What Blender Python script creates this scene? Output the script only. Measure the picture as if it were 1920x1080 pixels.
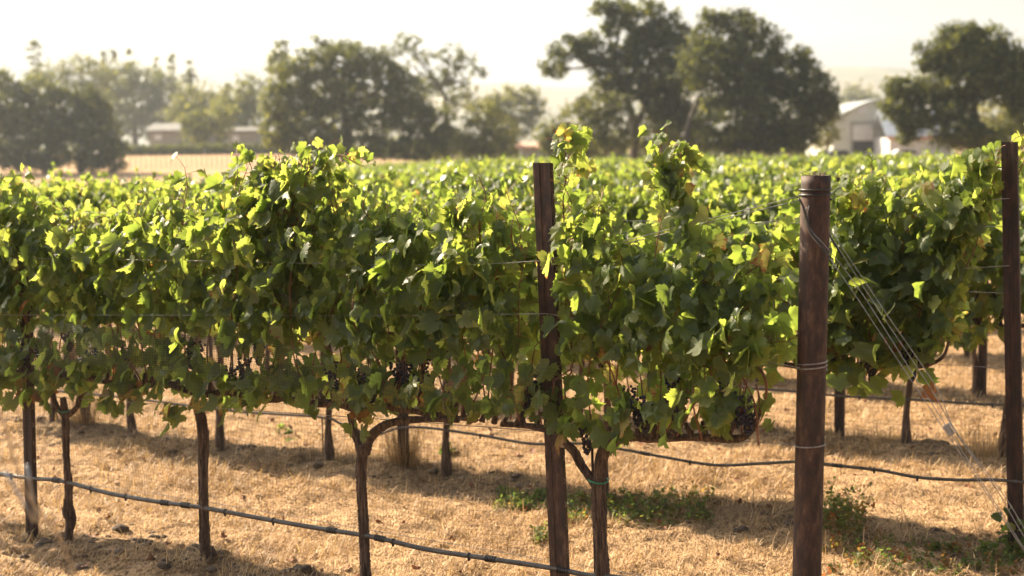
import bpy, math, random
import numpy as np
from mathutils import Vector, Matrix
for o in list(bpy.data.objects): bpy.data.objects.remove(o)
SC = bpy.context.scene; COL = SC.collection
rng = np.random.default_rng(7); random.seed(7)
# ---------------------------------------------------------------- camera
H = 2.2; FPX = 2667.0; HY = 276.0; ROLL = math.radians(0.8)
PITCH = math.atan((540 - HY) / FPX)
cam = bpy.data.cameras.new('camera'); camo = bpy.data.objects.new('camera', cam); COL.objects.link(camo)
F = np.array([0, math.cos(PITCH), -math.sin(PITCH)]); U0 = np.array([0, math.sin(PITCH), math.cos(PITCH)]); R0 = np.array([1., 0, 0])
CR = R0 * math.cos(ROLL) - U0 * math.sin(ROLL); CU = U0 * math.cos(ROLL) + R0 * math.sin(ROLL)
m = Matrix.Identity(4)
for i in range(3): m[i][0] = CR[i]; m[i][1] = CU[i]; m[i][2] = -F[i]
m[2][3] = H
camo.matrix_world = m
cam.sensor_width = 36; cam.lens = 50; cam.clip_end = 6000; cam.clip_start = 0.1
cam.dof.use_dof = True; cam.dof.focus_distance = 6.4; cam.dof.aperture_fstop = 2.1
SC.camera = camo
# ---------------------------------------------------------------- sky and sun
SUN_AZ = math.radians(-56); SUN_EL = math.radians(33)
w = bpy.data.worlds.new('World'); SC.world = w; w.use_nodes = True
nt = w.node_tree; nt.nodes.clear()
sky = nt.nodes.new('ShaderNodeTexSky'); sky.sky_type = 'NISHITA'; sky.sun_disc = False
sky.sun_elevation = SUN_EL; sky.sun_rotation = SUN_AZ; sky.dust_density = 6; sky.air_density = 1.2; sky.ozone_density = 1
hs = nt.nodes.new('ShaderNodeHueSaturation'); hs.inputs['Saturation'].default_value = 0.4
bg = nt.nodes.new('ShaderNodeBackground'); bg.inputs[1].default_value = 0.062
wo = nt.nodes.new('ShaderNodeOutputWorld')
nt.links.new(sky.outputs[0], hs.inputs['Color']); nt.links.new(hs.outputs[0], bg.inputs[0]); nt.links.new(bg.outputs[0], wo.inputs[0])
sl = bpy.data.lights.new('sun', 'SUN'); sl.energy = 5.0; sl.angle = math.radians(0.6); sl.color = (1, .81, .565)
so = bpy.data.objects.new('sun', sl); COL.objects.link(so)
sd = Vector((math.sin(SUN_AZ) * math.cos(SUN_EL), math.cos(SUN_AZ) * math.cos(SUN_EL), math.sin(SUN_EL)))
so.rotation_euler = sd.to_track_quat('Z', 'Y').to_euler(); so.location = (-30, 30, 40)
SC.view_settings.view_transform = 'Standard'; SC.view_settings.look = 'None'; SC.view_settings.gamma = 1
SC.view_settings.exposure = 1.9
SC.render.engine = 'CYCLES'
SC.cycles.volume_bounces = 0; SC.cycles.max_bounces = 8; SC.cycles.transmission_bounces = 6; SC.cycles.diffuse_bounces = 4
# ---------------------------------------------------------------- helpers
def ray(x, y): return F * FPX + CR * (x - 960) - CU * (y - 540)
EX = np.array([.8575, -.5145, 0.]); NX = np.array([.5145, .8575, 0.]); UP = np.array([0, 0, 1.])
def sst(a, b, v):
    t = np.clip((v - a) / (b - a), 0, 1); return t * t * (3 - 2 * t)
def terrain(x, y):
    x = np.asarray(x, float); y = np.asarray(y, float)
    h = -.6 * sst(18, 75, y) * (1 - .7 * sst(100, 150, y))
    left = sst(.02, -.2, x / np.maximum(y, 1))
    h = h - .75 * left * sst(14, 50, y) * (1 - sst(85, 135, y))
    h = h + 2.0 * left * sst(105, 185, y) + .6 * sst(200, 400, y) * (1 - left)
    return h
def row_o(n): return np.array([0, 6.33 + 2.67 * n, 0.])
def row_px(n, x, y, off=0.0):
    d = ray(x, y); O = row_o(n) + NX * off
    t = (O - np.array([0, 0, H])) @ NX / (d @ NX)
    return d * t + np.array([0, 0, H])
def row_pts(n, pts, off=0.0): return [row_px(n, x, y, off) for x, y in pts]
def row_u(n, x, y): return float((row_px(n, x, y) - row_o(n)) @ EX)
def at(x, y, D):
    d = ray(x, y); return d * (D / d[1]) + np.array([0, 0, H])
def proj(P):
    v = np.asarray(P) - [0, 0, H]; dz = v @ F
    return 960 + FPX * (v @ CR) / dz, 540 - FPX * (v @ CU) / dz
class MB:
    def __init__(s): s.v = []; s.f = {3: [], 4: []}; s.fm = {3: [], 4: []}; s.n = 0; s.t = []; s.uv = []
    def add(s, v, f3=None, f4=None, mat=0, tint=None, uv=None):
        v = np.asarray(v, float).reshape(-1, 3); k = len(v)
        s.v.append(v); s.t.append(np.full(k, .5) if tint is None else np.broadcast_to(tint, (k,)).astype(float))
        s.uv.append(np.zeros((k, 2)) if uv is None else uv)
        for q, f in ((3, f3), (4, f4)):
            if f is not None and len(f):
                f = np.asarray(f).reshape(-1, q) + s.n; s.f[q].append(f); s.fm[q].append(np.full(len(f), mat))
        s.n += k
    def mesh(s, name, mats, smooth=True):
        v = np.concatenate(s.v); me = bpy.data.meshes.new(name)
        F3 = np.concatenate(s.f[3]) if s.f[3] else np.zeros((0, 3), int); F4 = np.concatenate(s.f[4]) if s.f[4] else np.zeros((0, 4), int)
        fm = np.concatenate([np.concatenate(s.fm[q]) if s.fm[q] else np.zeros(0, int) for q in (3, 4)])
        lv = np.concatenate([F3.ravel(), F4.ravel()]); nf = len(F3) + len(F4)
        me.vertices.add(len(v)); me.vertices.foreach_set('co', v.ravel())
        me.loops.add(len(lv)); me.loops.foreach_set('vertex_index', lv.astype(np.int32))
        me.polygons.add(nf)
        tot = np.concatenate([np.full(len(F3), 3), np.full(len(F4), 4)]); st = np.concatenate([[0], np.cumsum(tot)[:-1]])
        me.polygons.foreach_set('loop_start', st.astype(np.int32))
        me.polygons.foreach_set('material_index', fm.astype(np.int32))
        me.polygons.foreach_set('use_smooth', np.full(nf, smooth))
        a = me.attributes.new('tint', 'FLOAT', 'POINT'); a.data.foreach_set('value', np.concatenate(s.t).astype(np.float32))
        u = me.attributes.new('luv', 'FLOAT_VECTOR', 'POINT'); uv = np.concatenate(s.uv); u.data.foreach_set('vector', np.c_[uv, np.zeros(len(uv))].astype(np.float32).ravel())
        for mt in (mats if isinstance(mats, (list, tuple)) else [mats]): me.materials.append(mt)
        me.update(calc_edges=True); me.validate()
        return me
    def obj(s, name, mats, parent=None, smooth=True):
        o = bpy.data.objects.new(name, s.mesh(name, mats, smooth)); COL.objects.link(o)
        if parent is not None: o.parent = parent; o.location = -parent.location
        return o
def tag(o, label=None, cat=None, group=None, kind=None):
    if label: o['label'] = label
    if cat: o['category'] = cat
    if group: o['group'] = group
    if kind: o['kind'] = kind
    return o
def thing(name, label, cat, loc, group=None):
    o = bpy.data.objects.new(name, None); COL.objects.link(o); o.location = Vector(loc); o.empty_display_size = .2
    return tag(o, label, cat, group)
def tube(mb, pts, rad, seg=8, mat=0, cap=True, tint=None, bark=0, closed=False):
    P = np.asarray(pts, float); n = len(P); rad = np.broadcast_to(rad, (n,)).astype(float)
    T = np.gradient(P, axis=0); T /= np.linalg.norm(T, axis=1)[:, None] + 1e-9
    a = np.array([0, 0, 1.]) if abs(T[0][2]) < .8 else np.array([1., 0, 0])
    rings = []; nprev = a
    ang = np.arange(seg) * 2 * np.pi / seg
    for i in range(n):
        nn = nprev - T[i] * (nprev @ T[i]); nn /= np.linalg.norm(nn) + 1e-9; b = np.cross(T[i], nn); nprev = nn
        r = rad[i] * np.ones(seg)
        if bark: r = r * (1 + bark * (np.sin(ang * 3 + i * .13 + 1) * .5 + np.sin(ang * 5 - i * .21) * .5 + np.sin(ang * 8 + i * .09) * .5 + rng.normal(0, .25, seg)))
        rings.append(P[i] + np.cos(ang)[:, None] * nn * r[:, None] + np.sin(ang)[:, None] * b * r[:, None])
    V = np.concatenate(rings); f = []
    for i in range(n - 1):
        for k in range(seg): k2 = (k + 1) % seg; f.append((i * seg + k, i * seg + k2, (i + 1) * seg + k2, (i + 1) * seg + k))
    f3 = []
    if cap:
        V = np.concatenate([V, P[:1], P[-1:]])
        for k in range(seg): k2 = (k + 1) % seg; f3 += [(k2, k, n * seg), ((n - 1) * seg + k, (n - 1) * seg + k2, n * seg + 1)]
    mb.add(V, f3, f, mat, tint)
def spline(pts, step):
    P = np.asarray(pts, float); n = len(P)
    if n < 3:
        k = max(2, int(np.linalg.norm(P[-1] - P[0]) / step)); return P[0] + (P[-1] - P[0]) * np.linspace(0, 1, k)[:, None]
    Q = np.concatenate([[2 * P[0] - P[1]], P, [2 * P[-1] - P[-2]]]); out = []
    for i in range(n - 1):
        p0, p1, p2, p3 = Q[i:i + 4]; k = max(1, int(np.ceil(np.linalg.norm(p2 - p1) / step)))
        for t in np.arange(k) / k:
            out.append(.5 * (2 * p1 + (p2 - p0) * t + (2 * p0 - 5 * p1 + 4 * p2 - p3) * t * t + (3 * p1 - p0 - 3 * p2 + p3) * t ** 3))
    out.append(P[-1]); return np.array(out)
def box(mb, c, sz, ax=None, mat=0):
    c = np.asarray(c, float); ax = np.eye(3) if ax is None else np.asarray(ax)
    v = np.array([c + sum(ax[k] * sz[k] * .5 * s[k] for k in range(3)) for s in [(-1, -1, -1), (1, -1, -1), (1, 1, -1), (-1, 1, -1), (-1, -1, 1), (1, -1, 1), (1, 1, 1), (-1, 1, 1)]])
    mb.add(v, None, [(0, 3, 2, 1), (4, 5, 6, 7), (0, 1, 5, 4), (1, 2, 6, 5), (2, 3, 7, 6), (3, 0, 4, 7)], mat)
# ---------------------------------------------------------------- materials
def mat_new(name):
    m = bpy.data.materials.new(name); m.use_nodes = True; t = m.node_tree; b = t.nodes['Principled BSDF']; return m, t, b
def N(t, typ, **kw):
    n = t.nodes.new(typ)
    for k, v in kw.items():
        if k in n.inputs: n.inputs[k].default_value = v
        else: setattr(n, k, v)
    return n
def ramp(t, stops, interp='LINEAR'):
    r = t.nodes.new('ShaderNodeValToRGB'); e = r.color_ramp.elements; r.color_ramp.interpolation = interp
    while len(e) < len(stops): e.new(.5)
    for el, (p, c) in zip(e, stops): el.position = p; el.color = (*c, 1) if len(c) == 3 else c
    return r
def mathn(t, op, a, b=None, c=None):
    n = t.nodes.new('ShaderNodeMath'); n.operation = op
    for i, v in enumerate((a, b, c)):
        if v is None: continue
        if isinstance(v, (int, float)): n.inputs[i].default_value = v
        else: t.links.new(v, n.inputs[i])
    return n.outputs[0]
def mixc(t, fac, a, b, mode='MIX'):
    n = t.nodes.new('ShaderNodeMix'); n.data_type = 'RGBA'; n.blend_type = mode
    for i, v in ((0, fac), (6, a), (7, b)):
        if isinstance(v, (int, float)): n.inputs[i].default_value = v
        elif isinstance(v, tuple): n.inputs[i].default_value = (*v, 1)
        else: t.links.new(v, n.inputs[i])
    return n.outputs[2]
def leaf_mat(name, stops, tstops, veins=True, rough=.37, tr=.6):
    m, t, b = mat_new(name)
    at_ = N(t, 'ShaderNodeAttribute', attribute_name='tint'); fac = at_.outputs['Fac']
    no = N(t, 'ShaderNodeTexNoise', Scale=9.0, Detail=3.0); tc = N(t, 'ShaderNodeTexCoord'); t.links.new(tc.outputs['Object'], no.inputs['Vector'])
    f2 = mathn(t, 'ADD', fac, mathn(t, 'MULTIPLY', mathn(t, 'SUBTRACT', no.outputs[0], .5), .16))
    if veins:
        u_ = N(t, 'ShaderNodeAttribute', attribute_name='luv'); vl = N(t, 'ShaderNodeVectorMath', operation='LENGTH'); t.links.new(u_.outputs['Vector'], vl.inputs[0])
        ne = N(t, 'ShaderNodeTexNoise', Scale=45.0, Detail=2.0); t.links.new(tc.outputs['Object'], ne.inputs['Vector'])
        ed = mathn(t, 'MULTIPLY', mathn(t, 'MAXIMUM', mathn(t, 'SUBTRACT', vl.outputs['Value'], .33), 0.), mathn(t, 'MULTIPLY', mathn(t, 'MAXIMUM', mathn(t, 'SUBTRACT', ne.outputs[0], .45), 0.), 7.0))
        f2 = mathn(t, 'ADD', f2, ed)
    r1 = ramp(t, stops); r2 = ramp(t, tstops); t.links.new(f2, r1.inputs[0]); t.links.new(f2, r2.inputs[0])
    c1, c2 = r1.outputs[0], r2.outputs[0]
    if veins:
        uv = N(t, 'ShaderNodeAttribute', attribute_name='luv'); sx = N(t, 'ShaderNodeSeparateXYZ'); t.links.new(uv.outputs['Vector'], sx.inputs[0])
        ang = mathn(t, 'ARCTAN2', sx.outputs[0], sx.outputs[1])
        rr = mathn(t, 'SQRT', mathn(t, 'ADD', mathn(t, 'MULTIPLY', sx.outputs[0], sx.outputs[0]), mathn(t, 'MULTIPLY', sx.outputs[1], sx.outputs[1])))
        pp = mathn(t, 'PINGPONG', ang, .47)          # angular distance to the nearest of the main veins
        d = mathn(t, 'MULTIPLY', rr, mathn(t, 'SINE', pp))
        v1 = mathn(t, 'LESS_THAN', d, .012)
        side = mathn(t, 'PINGPONG', mathn(t, 'SUBTRACT', rr, mathn(t, 'MULTIPLY', d, 1.1)), .055)
        v2 = mathn(t, 'MULTIPLY', mathn(t, 'LESS_THAN', side, .006), .6)
        v = mathn(t, 'MAXIMUM', v1, v2)
        c1 = mixc(t, mathn(t, 'MULTIPLY', v, .45), c1, (.2, .26, .07)); c2 = mixc(t, mathn(t, 'MULTIPLY', v, .35), c2, (.1, .13, .02))
        bu = N(t, 'ShaderNodeBump', Strength=.35, Distance=.004); h = mathn(t, 'ADD', mathn(t, 'MULTIPLY', v, -1.0), mathn(t, 'MULTIPLY', side, 6))
        n2 = N(t, 'ShaderNodeTexNoise', Scale=60.0, Detail=2.0); t.links.new(tc.outputs['Object'], n2.inputs['Vector'])
        t.links.new(mathn(t, 'ADD', h, n2.outputs[0]), bu.inputs['Height']); t.links.new(bu.outputs[0], b.inputs['Normal'])
    if veins or 'far' in name:
        ge = N(t, 'ShaderNodeNewGeometry'); c1 = mixc(t, mathn(t, 'MULTIPLY', ge.outputs['Backfacing'], .6), c1, (.15, .175, .105))
        t.links.new(mathn(t, 'ADD', mathn(t, 'MULTIPLY', ge.outputs['Backfacing'], .3), rough), b.inputs['Roughness'])
    else: b.inputs['Roughness'].default_value = rough
    t.links.new(c1, b.inputs['Base Color'])
    b.inputs['Specular IOR Level'].default_value = .5
    trn = N(t, 'ShaderNodeBsdfTranslucent'); t.links.new(c2, trn.inputs[0])
    mx = N(t, 'ShaderNodeMixShader'); mx.inputs[0].default_value = tr
    t.links.new(b.outputs[0], mx.inputs[1]); t.links.new(trn.outputs[0], mx.inputs[2]); t.links.new(mx.outputs[0], t.nodes['Material Output'].inputs[0])
    return m
VINE_S = [(0, (.03, .052, .022)), (.4, (.066, .10, .036)), (.7, (.115, .15, .05)), (.86, (.18, .18, .05)), (.94, (.2, .12, .05)), (1, (.17, .05, .025))]
VINE_T = [(0, (.13, .20, .03)), (.4, (.28, .37, .05)), (.7, (.50, .55, .09)), (.86, (.64, .58, .12)), (.94, (.5, .3, .08)), (1, (.4, .12, .04))]
M_LEAF = leaf_mat('vine_leaf', VINE_S, VINE_T)
M_LEAF_FAR = leaf_mat('vine_leaf_far', VINE_S, VINE_T, veins=False, tr=.48)
OAK_S = [(0, (.016, .024, .007)), (.6, (.042, .056, .015)), (1, (.12, .13, .032))]
OAK_T = [(0, (.08, .10, .015)), (.6, (.25, .27, .035)), (1, (.5, .48, .07))]
M_OAK = leaf_mat('oak_foliage', OAK_S, OAK_T, veins=False, rough=.75, tr=.35)
BUSH_S = [(0, (.04, .05, .015)), (.6, (.08, .09, .022)), (1, (.13, .13, .035))]
BUSH_T = [(0, (.14, .16, .03)), (.6, (.3, .3, .05)), (1, (.42, .38, .08))]
M_BUSH = leaf_mat('bush_foliage', BUSH_S, BUSH_T, veins=False, rough=.6, tr=.45)
M_WEED = leaf_mat('weed', [(0, (.04, .07, .02)), (.6, (.09, .12, .035)), (1, (.2, .07, .025))], [(0, (.1, .18, .03)), (.6, (.25, .32, .06)), (1, (.45, .12, .03))], veins=False, rough=.6)
M_STRAW = leaf_mat('straw', [(0, (.12, .07, .03)), (.5, (.41, .26, .13)), (.9, (.66, .47, .28)), (1, (.32, .1, .04))], [(0, (.3, .2, .08)), (.5, (.5, .34, .14)), (1, (.6, .42, .2))], veins=False, rough=.6, tr=.35)
def noise_mat(name, stops, scale, detail=5, stretch=(1, 1, 1), rough=.8, bump=.3, bdist=.005, metal=0, spec=.5):
    m, t, b = mat_new(name)
    tc = N(t, 'ShaderNodeTexCoord'); mp = N(t, 'ShaderNodeMapping'); mp.inputs['Scale'].default_value = stretch
    t.links.new(tc.outputs['Object'], mp.inputs[0])
    no = N(t, 'ShaderNodeTexNoise', Scale=scale, Detail=detail, Roughness=.65); t.links.new(mp.outputs[0], no.inputs['Vector'])
    r = ramp(t, stops); t.links.new(no.outputs[0], r.inputs[0]); t.links.new(r.outputs[0], b.inputs['Base Color'])
    b.inputs['Roughness'].default_value = rough; b.inputs['Metallic'].default_value = metal; b.inputs['Specular IOR Level'].default_value = spec
    if bump:
        bu = N(t, 'ShaderNodeBump', Strength=bump, Distance=bdist); t.links.new(no.outputs[0], bu.inputs['Height']); t.links.new(bu.outputs[0], b.inputs['Normal'])
    return m
M_BARK = noise_mat('vine_bark', [(.36, (.022, .013, .009)), (.5, (.085, .052, .035)), (.66, (.2, .135, .095))], 16, 6, (5, 5, .5), .9, .9, .012)
M_OBARK = noise_mat('oak_bark', [(.3, (.03, .024, .018)), (.7, (.10, .08, .06))], 3, 4, (3, 3, .6), .9, .4, .05)
M_CANE = noise_mat('cane', [(.3, (.10, .035, .016)), (.7, (.28, .10, .045))], 30, 2, (1, 1, 1), .5, .1)
M_RUST = noise_mat('rusty_steel', [(.3, (.012, .007, .006)), (.46, (.03, .0145, .010)), (.57, (.062, .028, .017)), (.7, (.12, .07, .045))], 16, 9, (2.2, 2.2, .8), .7, .35, .002)
M_RUST2 = noise_mat('dark_rust', [(.35, (.012, .007, .006)), (.5, (.028, .013, .010)), (.66, (.06, .027, .018))], 14, 8, (2, 2, .7), .7, .3, .002)
M_WIRE = noise_mat('galvanised_wire', [(.3, (.2, .19, .18)), (.7, (.42, .4, .38))], 40, 2, (1, 1, 1), .35, 0, metal=.85)
M_SLEEVE = noise_mat('black_sleeve', [(.3, (.012, .012, .012)), (.7, (.035, .033, .03))], 30, 2, (1, 1, 1), .4, 0)
M_HOSE = noise_mat('drip_hose_plastic', [(.3, (.035, .032, .03)), (.7, (.11, .10, .09))], 20, 4, (1, 1, 1), .36, .1, .001)
M_NET = noise_mat('net_plastic', [(.3, (.015, .015, .014)), (.7, (.04, .038, .035))], 20, 2, (1, 1, 1), .3, 0)
M_GRAPE = noise_mat('grape_skin', [(.3, (.008, .006, .014)), (.7, (.03, .022, .045))], 30, 3, (1, 1, 1), .45, 0)
M_TIE = noise_mat('green_tie', [(.3, (.02, .16, .09)), (.7, (.04, .25, .14))], 30, 2, (1, 1, 1), .5, 0)
M_DEADLEAF = noise_mat('fallen_leaf', [(.3, (.12, .045, .025)), (.7, (.3, .13, .06))], 12, 2, (1, 1, 1), .7, 0)
M_CLOD = noise_mat('clod', [(.3, (.04, .028, .02)), (.7, (.15, .105, .07))], 18, 5, (1, 1, 1), .95, .6, .01)
# ground
def ground_mat():
    m, t, b = mat_new('dry_grass_ground')
    tc = N(t, 'ShaderNodeTexCoord'); P = tc.outputs['Object']
    n1 = N(t, 'ShaderNodeTexNoise', Scale=28.0, Detail=8.0, Roughness=.75); n2 = N(t, 'ShaderNodeTexNoise', Scale=1.3, Detail=5.0); n3 = N(t, 'ShaderNodeTexNoise', Scale=90.0, Detail=3.0)
    mp = N(t, 'ShaderNodeMapping'); mp.inputs['Scale'].default_value = (1, .35, 1); mp.inputs['Rotation'].default_value = (0, 0, .8)
    t.links.new(P, mp.inputs[0]); t.links.new(P, n1.inputs['Vector']); t.links.new(P, n2.inputs['Vector']); t.links.new(mp.outputs[0], n3.inputs['Vector'])
    straw = ramp(t, [(.33, (.05, .03, .018)), (.43, (.2, .12, .06)), (.52, (.46, .30, .165)), (.68, (.68, .49, .3))]); t.links.new(mathn(t, 'ADD', mathn(t, 'MULTIPLY', n1.outputs[0], .6), mathn(t, 'MULTIPLY', n3.outputs[0], .4)), straw.inputs[0])
    soil = ramp(t, [(.3, (.07, .045, .028)), (.7, (.2, .135, .08))]); t.links.new(n1.outputs[0], soil.inputs[0])
    # bare strip under every row
    sx = N(t, 'ShaderNodeSeparateXYZ'); t.links.new(P, sx.inputs[0])
    q = mathn(t, 'ADD', mathn(t, 'MULTIPLY', sx.outputs[0], .5145), mathn(t, 'MULTIPLY', sx.outputs[1], .8575))
    q = mathn(t, 'DIVIDE', mathn(t, 'SUBTRACT', q, 6.33 * .8575), 2.2895)
    dist = mathn(t, 'PINGPONG', q, .5)
    dd = mathn(t, 'ADD', mathn(t, 'MULTIPLY', dist, 5.5), mathn(t, 'MULTIPLY', mathn(t, 'SUBTRACT', n2.outputs[0], .5), 3.2))
    dd = mathn(t, 'ADD', dd, mathn(t, 'MULTIPLY', mathn(t, 'SUBTRACT', n1.outputs[0], .5), 1.5))
    strip = ramp(t, [(0.15, (1, 1, 1)), (.75, (0, 0, 0))]); t.links.new(dd, strip.inputs[0])
    near = N(t, 'ShaderNodeMapRange'); t.links.new(sx.outputs[1], near.inputs[0])
    for i, v in ((1, 20), (2, 60), (3, .7), (4, 0)): near.inputs[i].default_value = v
    n4 = N(t, 'ShaderNodeTexNoise', Scale=5.0, Detail=6.0, Roughness=.7); t.links.new(P, n4.inputs['Vector'])
    bare = ramp(t, [(.48, (0, 0, 0)), (.6, (1, 1, 1))]); t.links.new(n4.outputs[0], bare.inputs[0])
    fac = mathn(t, 'MULTIPLY', mathn(t, 'MAXIMUM', strip.outputs[0], mathn(t, 'MULTIPLY', bare.outputs[0], .75)), near.outputs[0])
    c = mixc(t, fac, straw.outputs[0], soil.outputs[0])
    t.links.new(c, b.inputs['Base Color']); b.inputs['Roughness'].default_value = .95; b.inputs['Specular IOR Level'].default_value = .15
    bu = N(t, 'ShaderNodeBump', Strength=.9, Distance=.03); t.links.new(mathn(t, 'ADD', n1.outputs[0], n3.outputs[0]), bu.inputs['Height']); t.links.new(bu.outputs[0], b.inputs['Normal'])
    return m
M_GROUND = ground_mat()
# ---------------------------------------------------------------- ground
def micro(x, y):
    q = ((x * NX[0] + y * NX[1]) - 6.33 * NX[1]) / 2.2895
    dq = np.abs(q - np.round(q)) * 2.29; u = x * EX[0] + y * EX[1]
    bank = .045 * np.exp(-(dq / .3) ** 2) * (1 + .5 * np.sin(u * 2.1 + q))
    h = .016 * np.sin(x * 14 + 2.5 * np.sin(y * 6.1)) * np.sin(y * 17 + 2 * np.sin(x * 9)) + .010 * np.sin(x * 31 + 3 * np.sin(y * 17)) * np.sin(y * 37 + 2 * np.sin(x * 23)) + .012 * np.sin(x * 5.1 + 2 * np.sin(y * 2.3)) + .012 * np.sin(y * 6.3 + 1.7 * np.sin(x * 3.1)) + .008 * np.sin(x * 17 + y * 9) + .006 * np.sin(y * 23 - x * 13)
    return (bank + h) * (1 - sst(15, 30, y))
def ground_z(x, y): return terrain(x, y) + micro(np.asarray(x, float), np.asarray(y, float))
def build_ground():
    ys = np.concatenate([np.arange(-6, 2.5, .5), np.arange(2.5, 14, .05), np.arange(14, 30, .2), np.arange(30, 120, 2), np.geomspace(120, 3000, 60)])
    xt = np.concatenate([np.linspace(-3, -.6, 20), np.linspace(-.6, .6, 230)[1:-1], np.linspace(.6, 3, 20)])
    Y, T = np.meshgrid(ys, xt, indexing='ij'); X = T * (np.abs(Y) + 5)
    Z = ground_z(X, Y); nr, nc = X.shape
    V = np.stack([X, Y, Z], -1).reshape(-1, 3)
    i = np.arange(nr - 1)[:, None] * nc + np.arange(nc - 1)[None]; i = i.ravel()
    mb = MB(); mb.add(V, None, np.stack([i, i + 1, i + nc + 1, i + nc], -1))
    tag(mb.obj('ground', M_GROUND), kind='structure')
build_ground()
def in_view(x, y, margin=.03): return (np.abs(x / np.maximum(y, .1)) < .365 + margin)
def build_straw():
    def scat(n, y0, y1, L, wd, lift):
        yy = np.sqrt(rng.uniform(y0 ** 2, y1 ** 2, n)); xx = rng.uniform(-.4, .4, n) * yy
        g = np.sin(xx * 3 + np.sin(yy * 2.1) * 2) * np.sin(yy * 3.7 + xx) + .8 * np.sin(xx * 11 + yy * 5) * np.sin(yy * 13 - xx * 3) + .5 * np.sin(xx * 23 - yy * 4) * np.sin(yy * 29) + rng.normal(0, .35, n); k = g > .12
        xx, yy = xx[k], yy[k]; n = len(xx); zz = ground_z(xx, yy)
        a = rng.normal(.6, 1.3, n); ln = L * rng.uniform(.4, 1.4, n); el = rng.beta(1.2, 2.4, n) * 1.5 * lift
        d = np.stack([np.cos(a) * np.cos(el), np.sin(a) * np.cos(el), np.sin(el)], -1)
        s = np.stack([-np.sin(a), np.cos(a), rng.uniform(-.6, .6, n)], -1) * (wd * rng.uniform(.5, 1.5, n))[:, None]
        p = np.stack([xx, yy, zz + .004], -1); mid = p + d * (ln * .55)[:, None] + UP * (ln * .08)[:, None]; tip = p + d * ln[:, None] - UP * (ln * .12 * (el < .8))[:, None]
        V = np.stack([p - s, p + s, mid + s * .8, mid - s * .8, tip], 1).reshape(-1, 3); b = np.arange(n) * 5
        tn = np.repeat(np.clip(rng.beta(1.1, 1.1, n) * .95, 0, 1), 5)
        mb.add(V, np.stack([b + 3, b + 2, b + 4], -1), np.stack([b, b + 1, b + 2, b + 3], -1), tint=tn)
    mb = MB()
    scat(170000, 4.8, 10.5, .06, .0015, 1.0); scat(110000, 9, 17, .08, .0025, 1.0); scat(25000, 16, 32, .12, .006, 1.0); scat(14000, 4.8, 10, .13, .0018, .8); scat(16000, 4.8, 14, .10, .0022, 1.5)
    tag(mb.obj('dry_grass', M_STRAW, smooth=False), 'pale golden mown dry grass and straw littering the vineyard floor', 'dry grass', kind='stuff')
build_straw()
# ---------------------------------------------------------------- leaf templates
HALF = [(0, .66), (5, .575), (10, .61), (15, .53), (20, .56), (26, .46), (32, .45), (38, .53), (43, .50), (49, .60), (54, .62), (59, .52), (66, .56), (72, .47), (79, .50), (86, .41), (94, .47), (101, .45), (109, .54), (116, .46), (125, .49), (134, .41), (145, .43), (155, .34), (166, .27), (175, .10)]
def leaf_tmpl(lod, seed):
    r = np.random.default_rng(seed)
    if lod == 0: half = HALF
    elif lod == 1: half = [HALF[i] for i in (0, 1, 2, 5, 6, 10, 13, 15, 18, 20, 23, 25)]
    elif lod == 2: half = [(0, .64), (40, .5), (85, .5), (140, .42)]
    else: half = [(0, .6), (90, .5)]
    pts = [(a, q) for a, q in half] + [(-a, q) for a, q in half[::-1] if a > 0 and a < 179]
    pts = sorted(pts, key=lambda p: -p[0]); A = np.radians([p[0] for p in pts]); Rr = np.array([p[1] for p in pts]) * (1 + r.normal(0, .05, len(pts)))
    if lod >= 3: A = np.radians([180, 90, 0, -90]); Rr = np.array([.3, .5, .62, .5])
    out = np.stack([np.sin(A) * Rr, np.cos(A) * Rr], -1); n = len(out)
    if lod == 3: P = np.concatenate([out]); f3 = []; f4 = [(0, 1, 2, 3)]
    elif lod == 2: P = np.concatenate([[[0, 0]], out]); f3 = [(0, 1 + i, 2 + i) for i in range(n - 1)]; f4 = []
    else:
        P = np.concatenate([[[0, 0]], out * .55, out]); f3 = [(0, 1 + i, 2 + i) for i in range(n - 1)]
        f4 = [(1 + i, 1 + n + i, 2 + n + i, 2 + i) for i in range(n - 1)]
    x, y = P.T; rr = np.hypot(x, y); ph = np.arctan2(x, y)
    fold = r.uniform(.05, .9); droop = r.uniform(-.2, 1.5); wav = r.uniform(.02, .12); k = r.choice([2, 3, 4])
    z = fold * np.abs(x) ** 1.15 - droop * rr ** 2 * .6 + wav * np.sin(k * ph + r.uniform(0, 6)) * rr * 2
    if r.random() < .35: z = z + r.uniform(.5, 1.6) * np.clip(x * r.choice([-1, 1]) - .12, 0, 1) ** 1.3
    sc = 1 / (1 + .3 * fold)
    return np.stack([x * sc, y, z], -1), np.array(f3).reshape(-1, 3), np.array(f4).reshape(-1, 4), P
TM = {l: [leaf_tmpl(l, 100 + l * 50 + s) for s in range(14 if l < 2 else 6)] for l in range(4)}
def nrmz(a): return a / (np.linalg.norm(a, axis=-1, keepdims=True) + 1e-9)
POSTCLR = None
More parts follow.
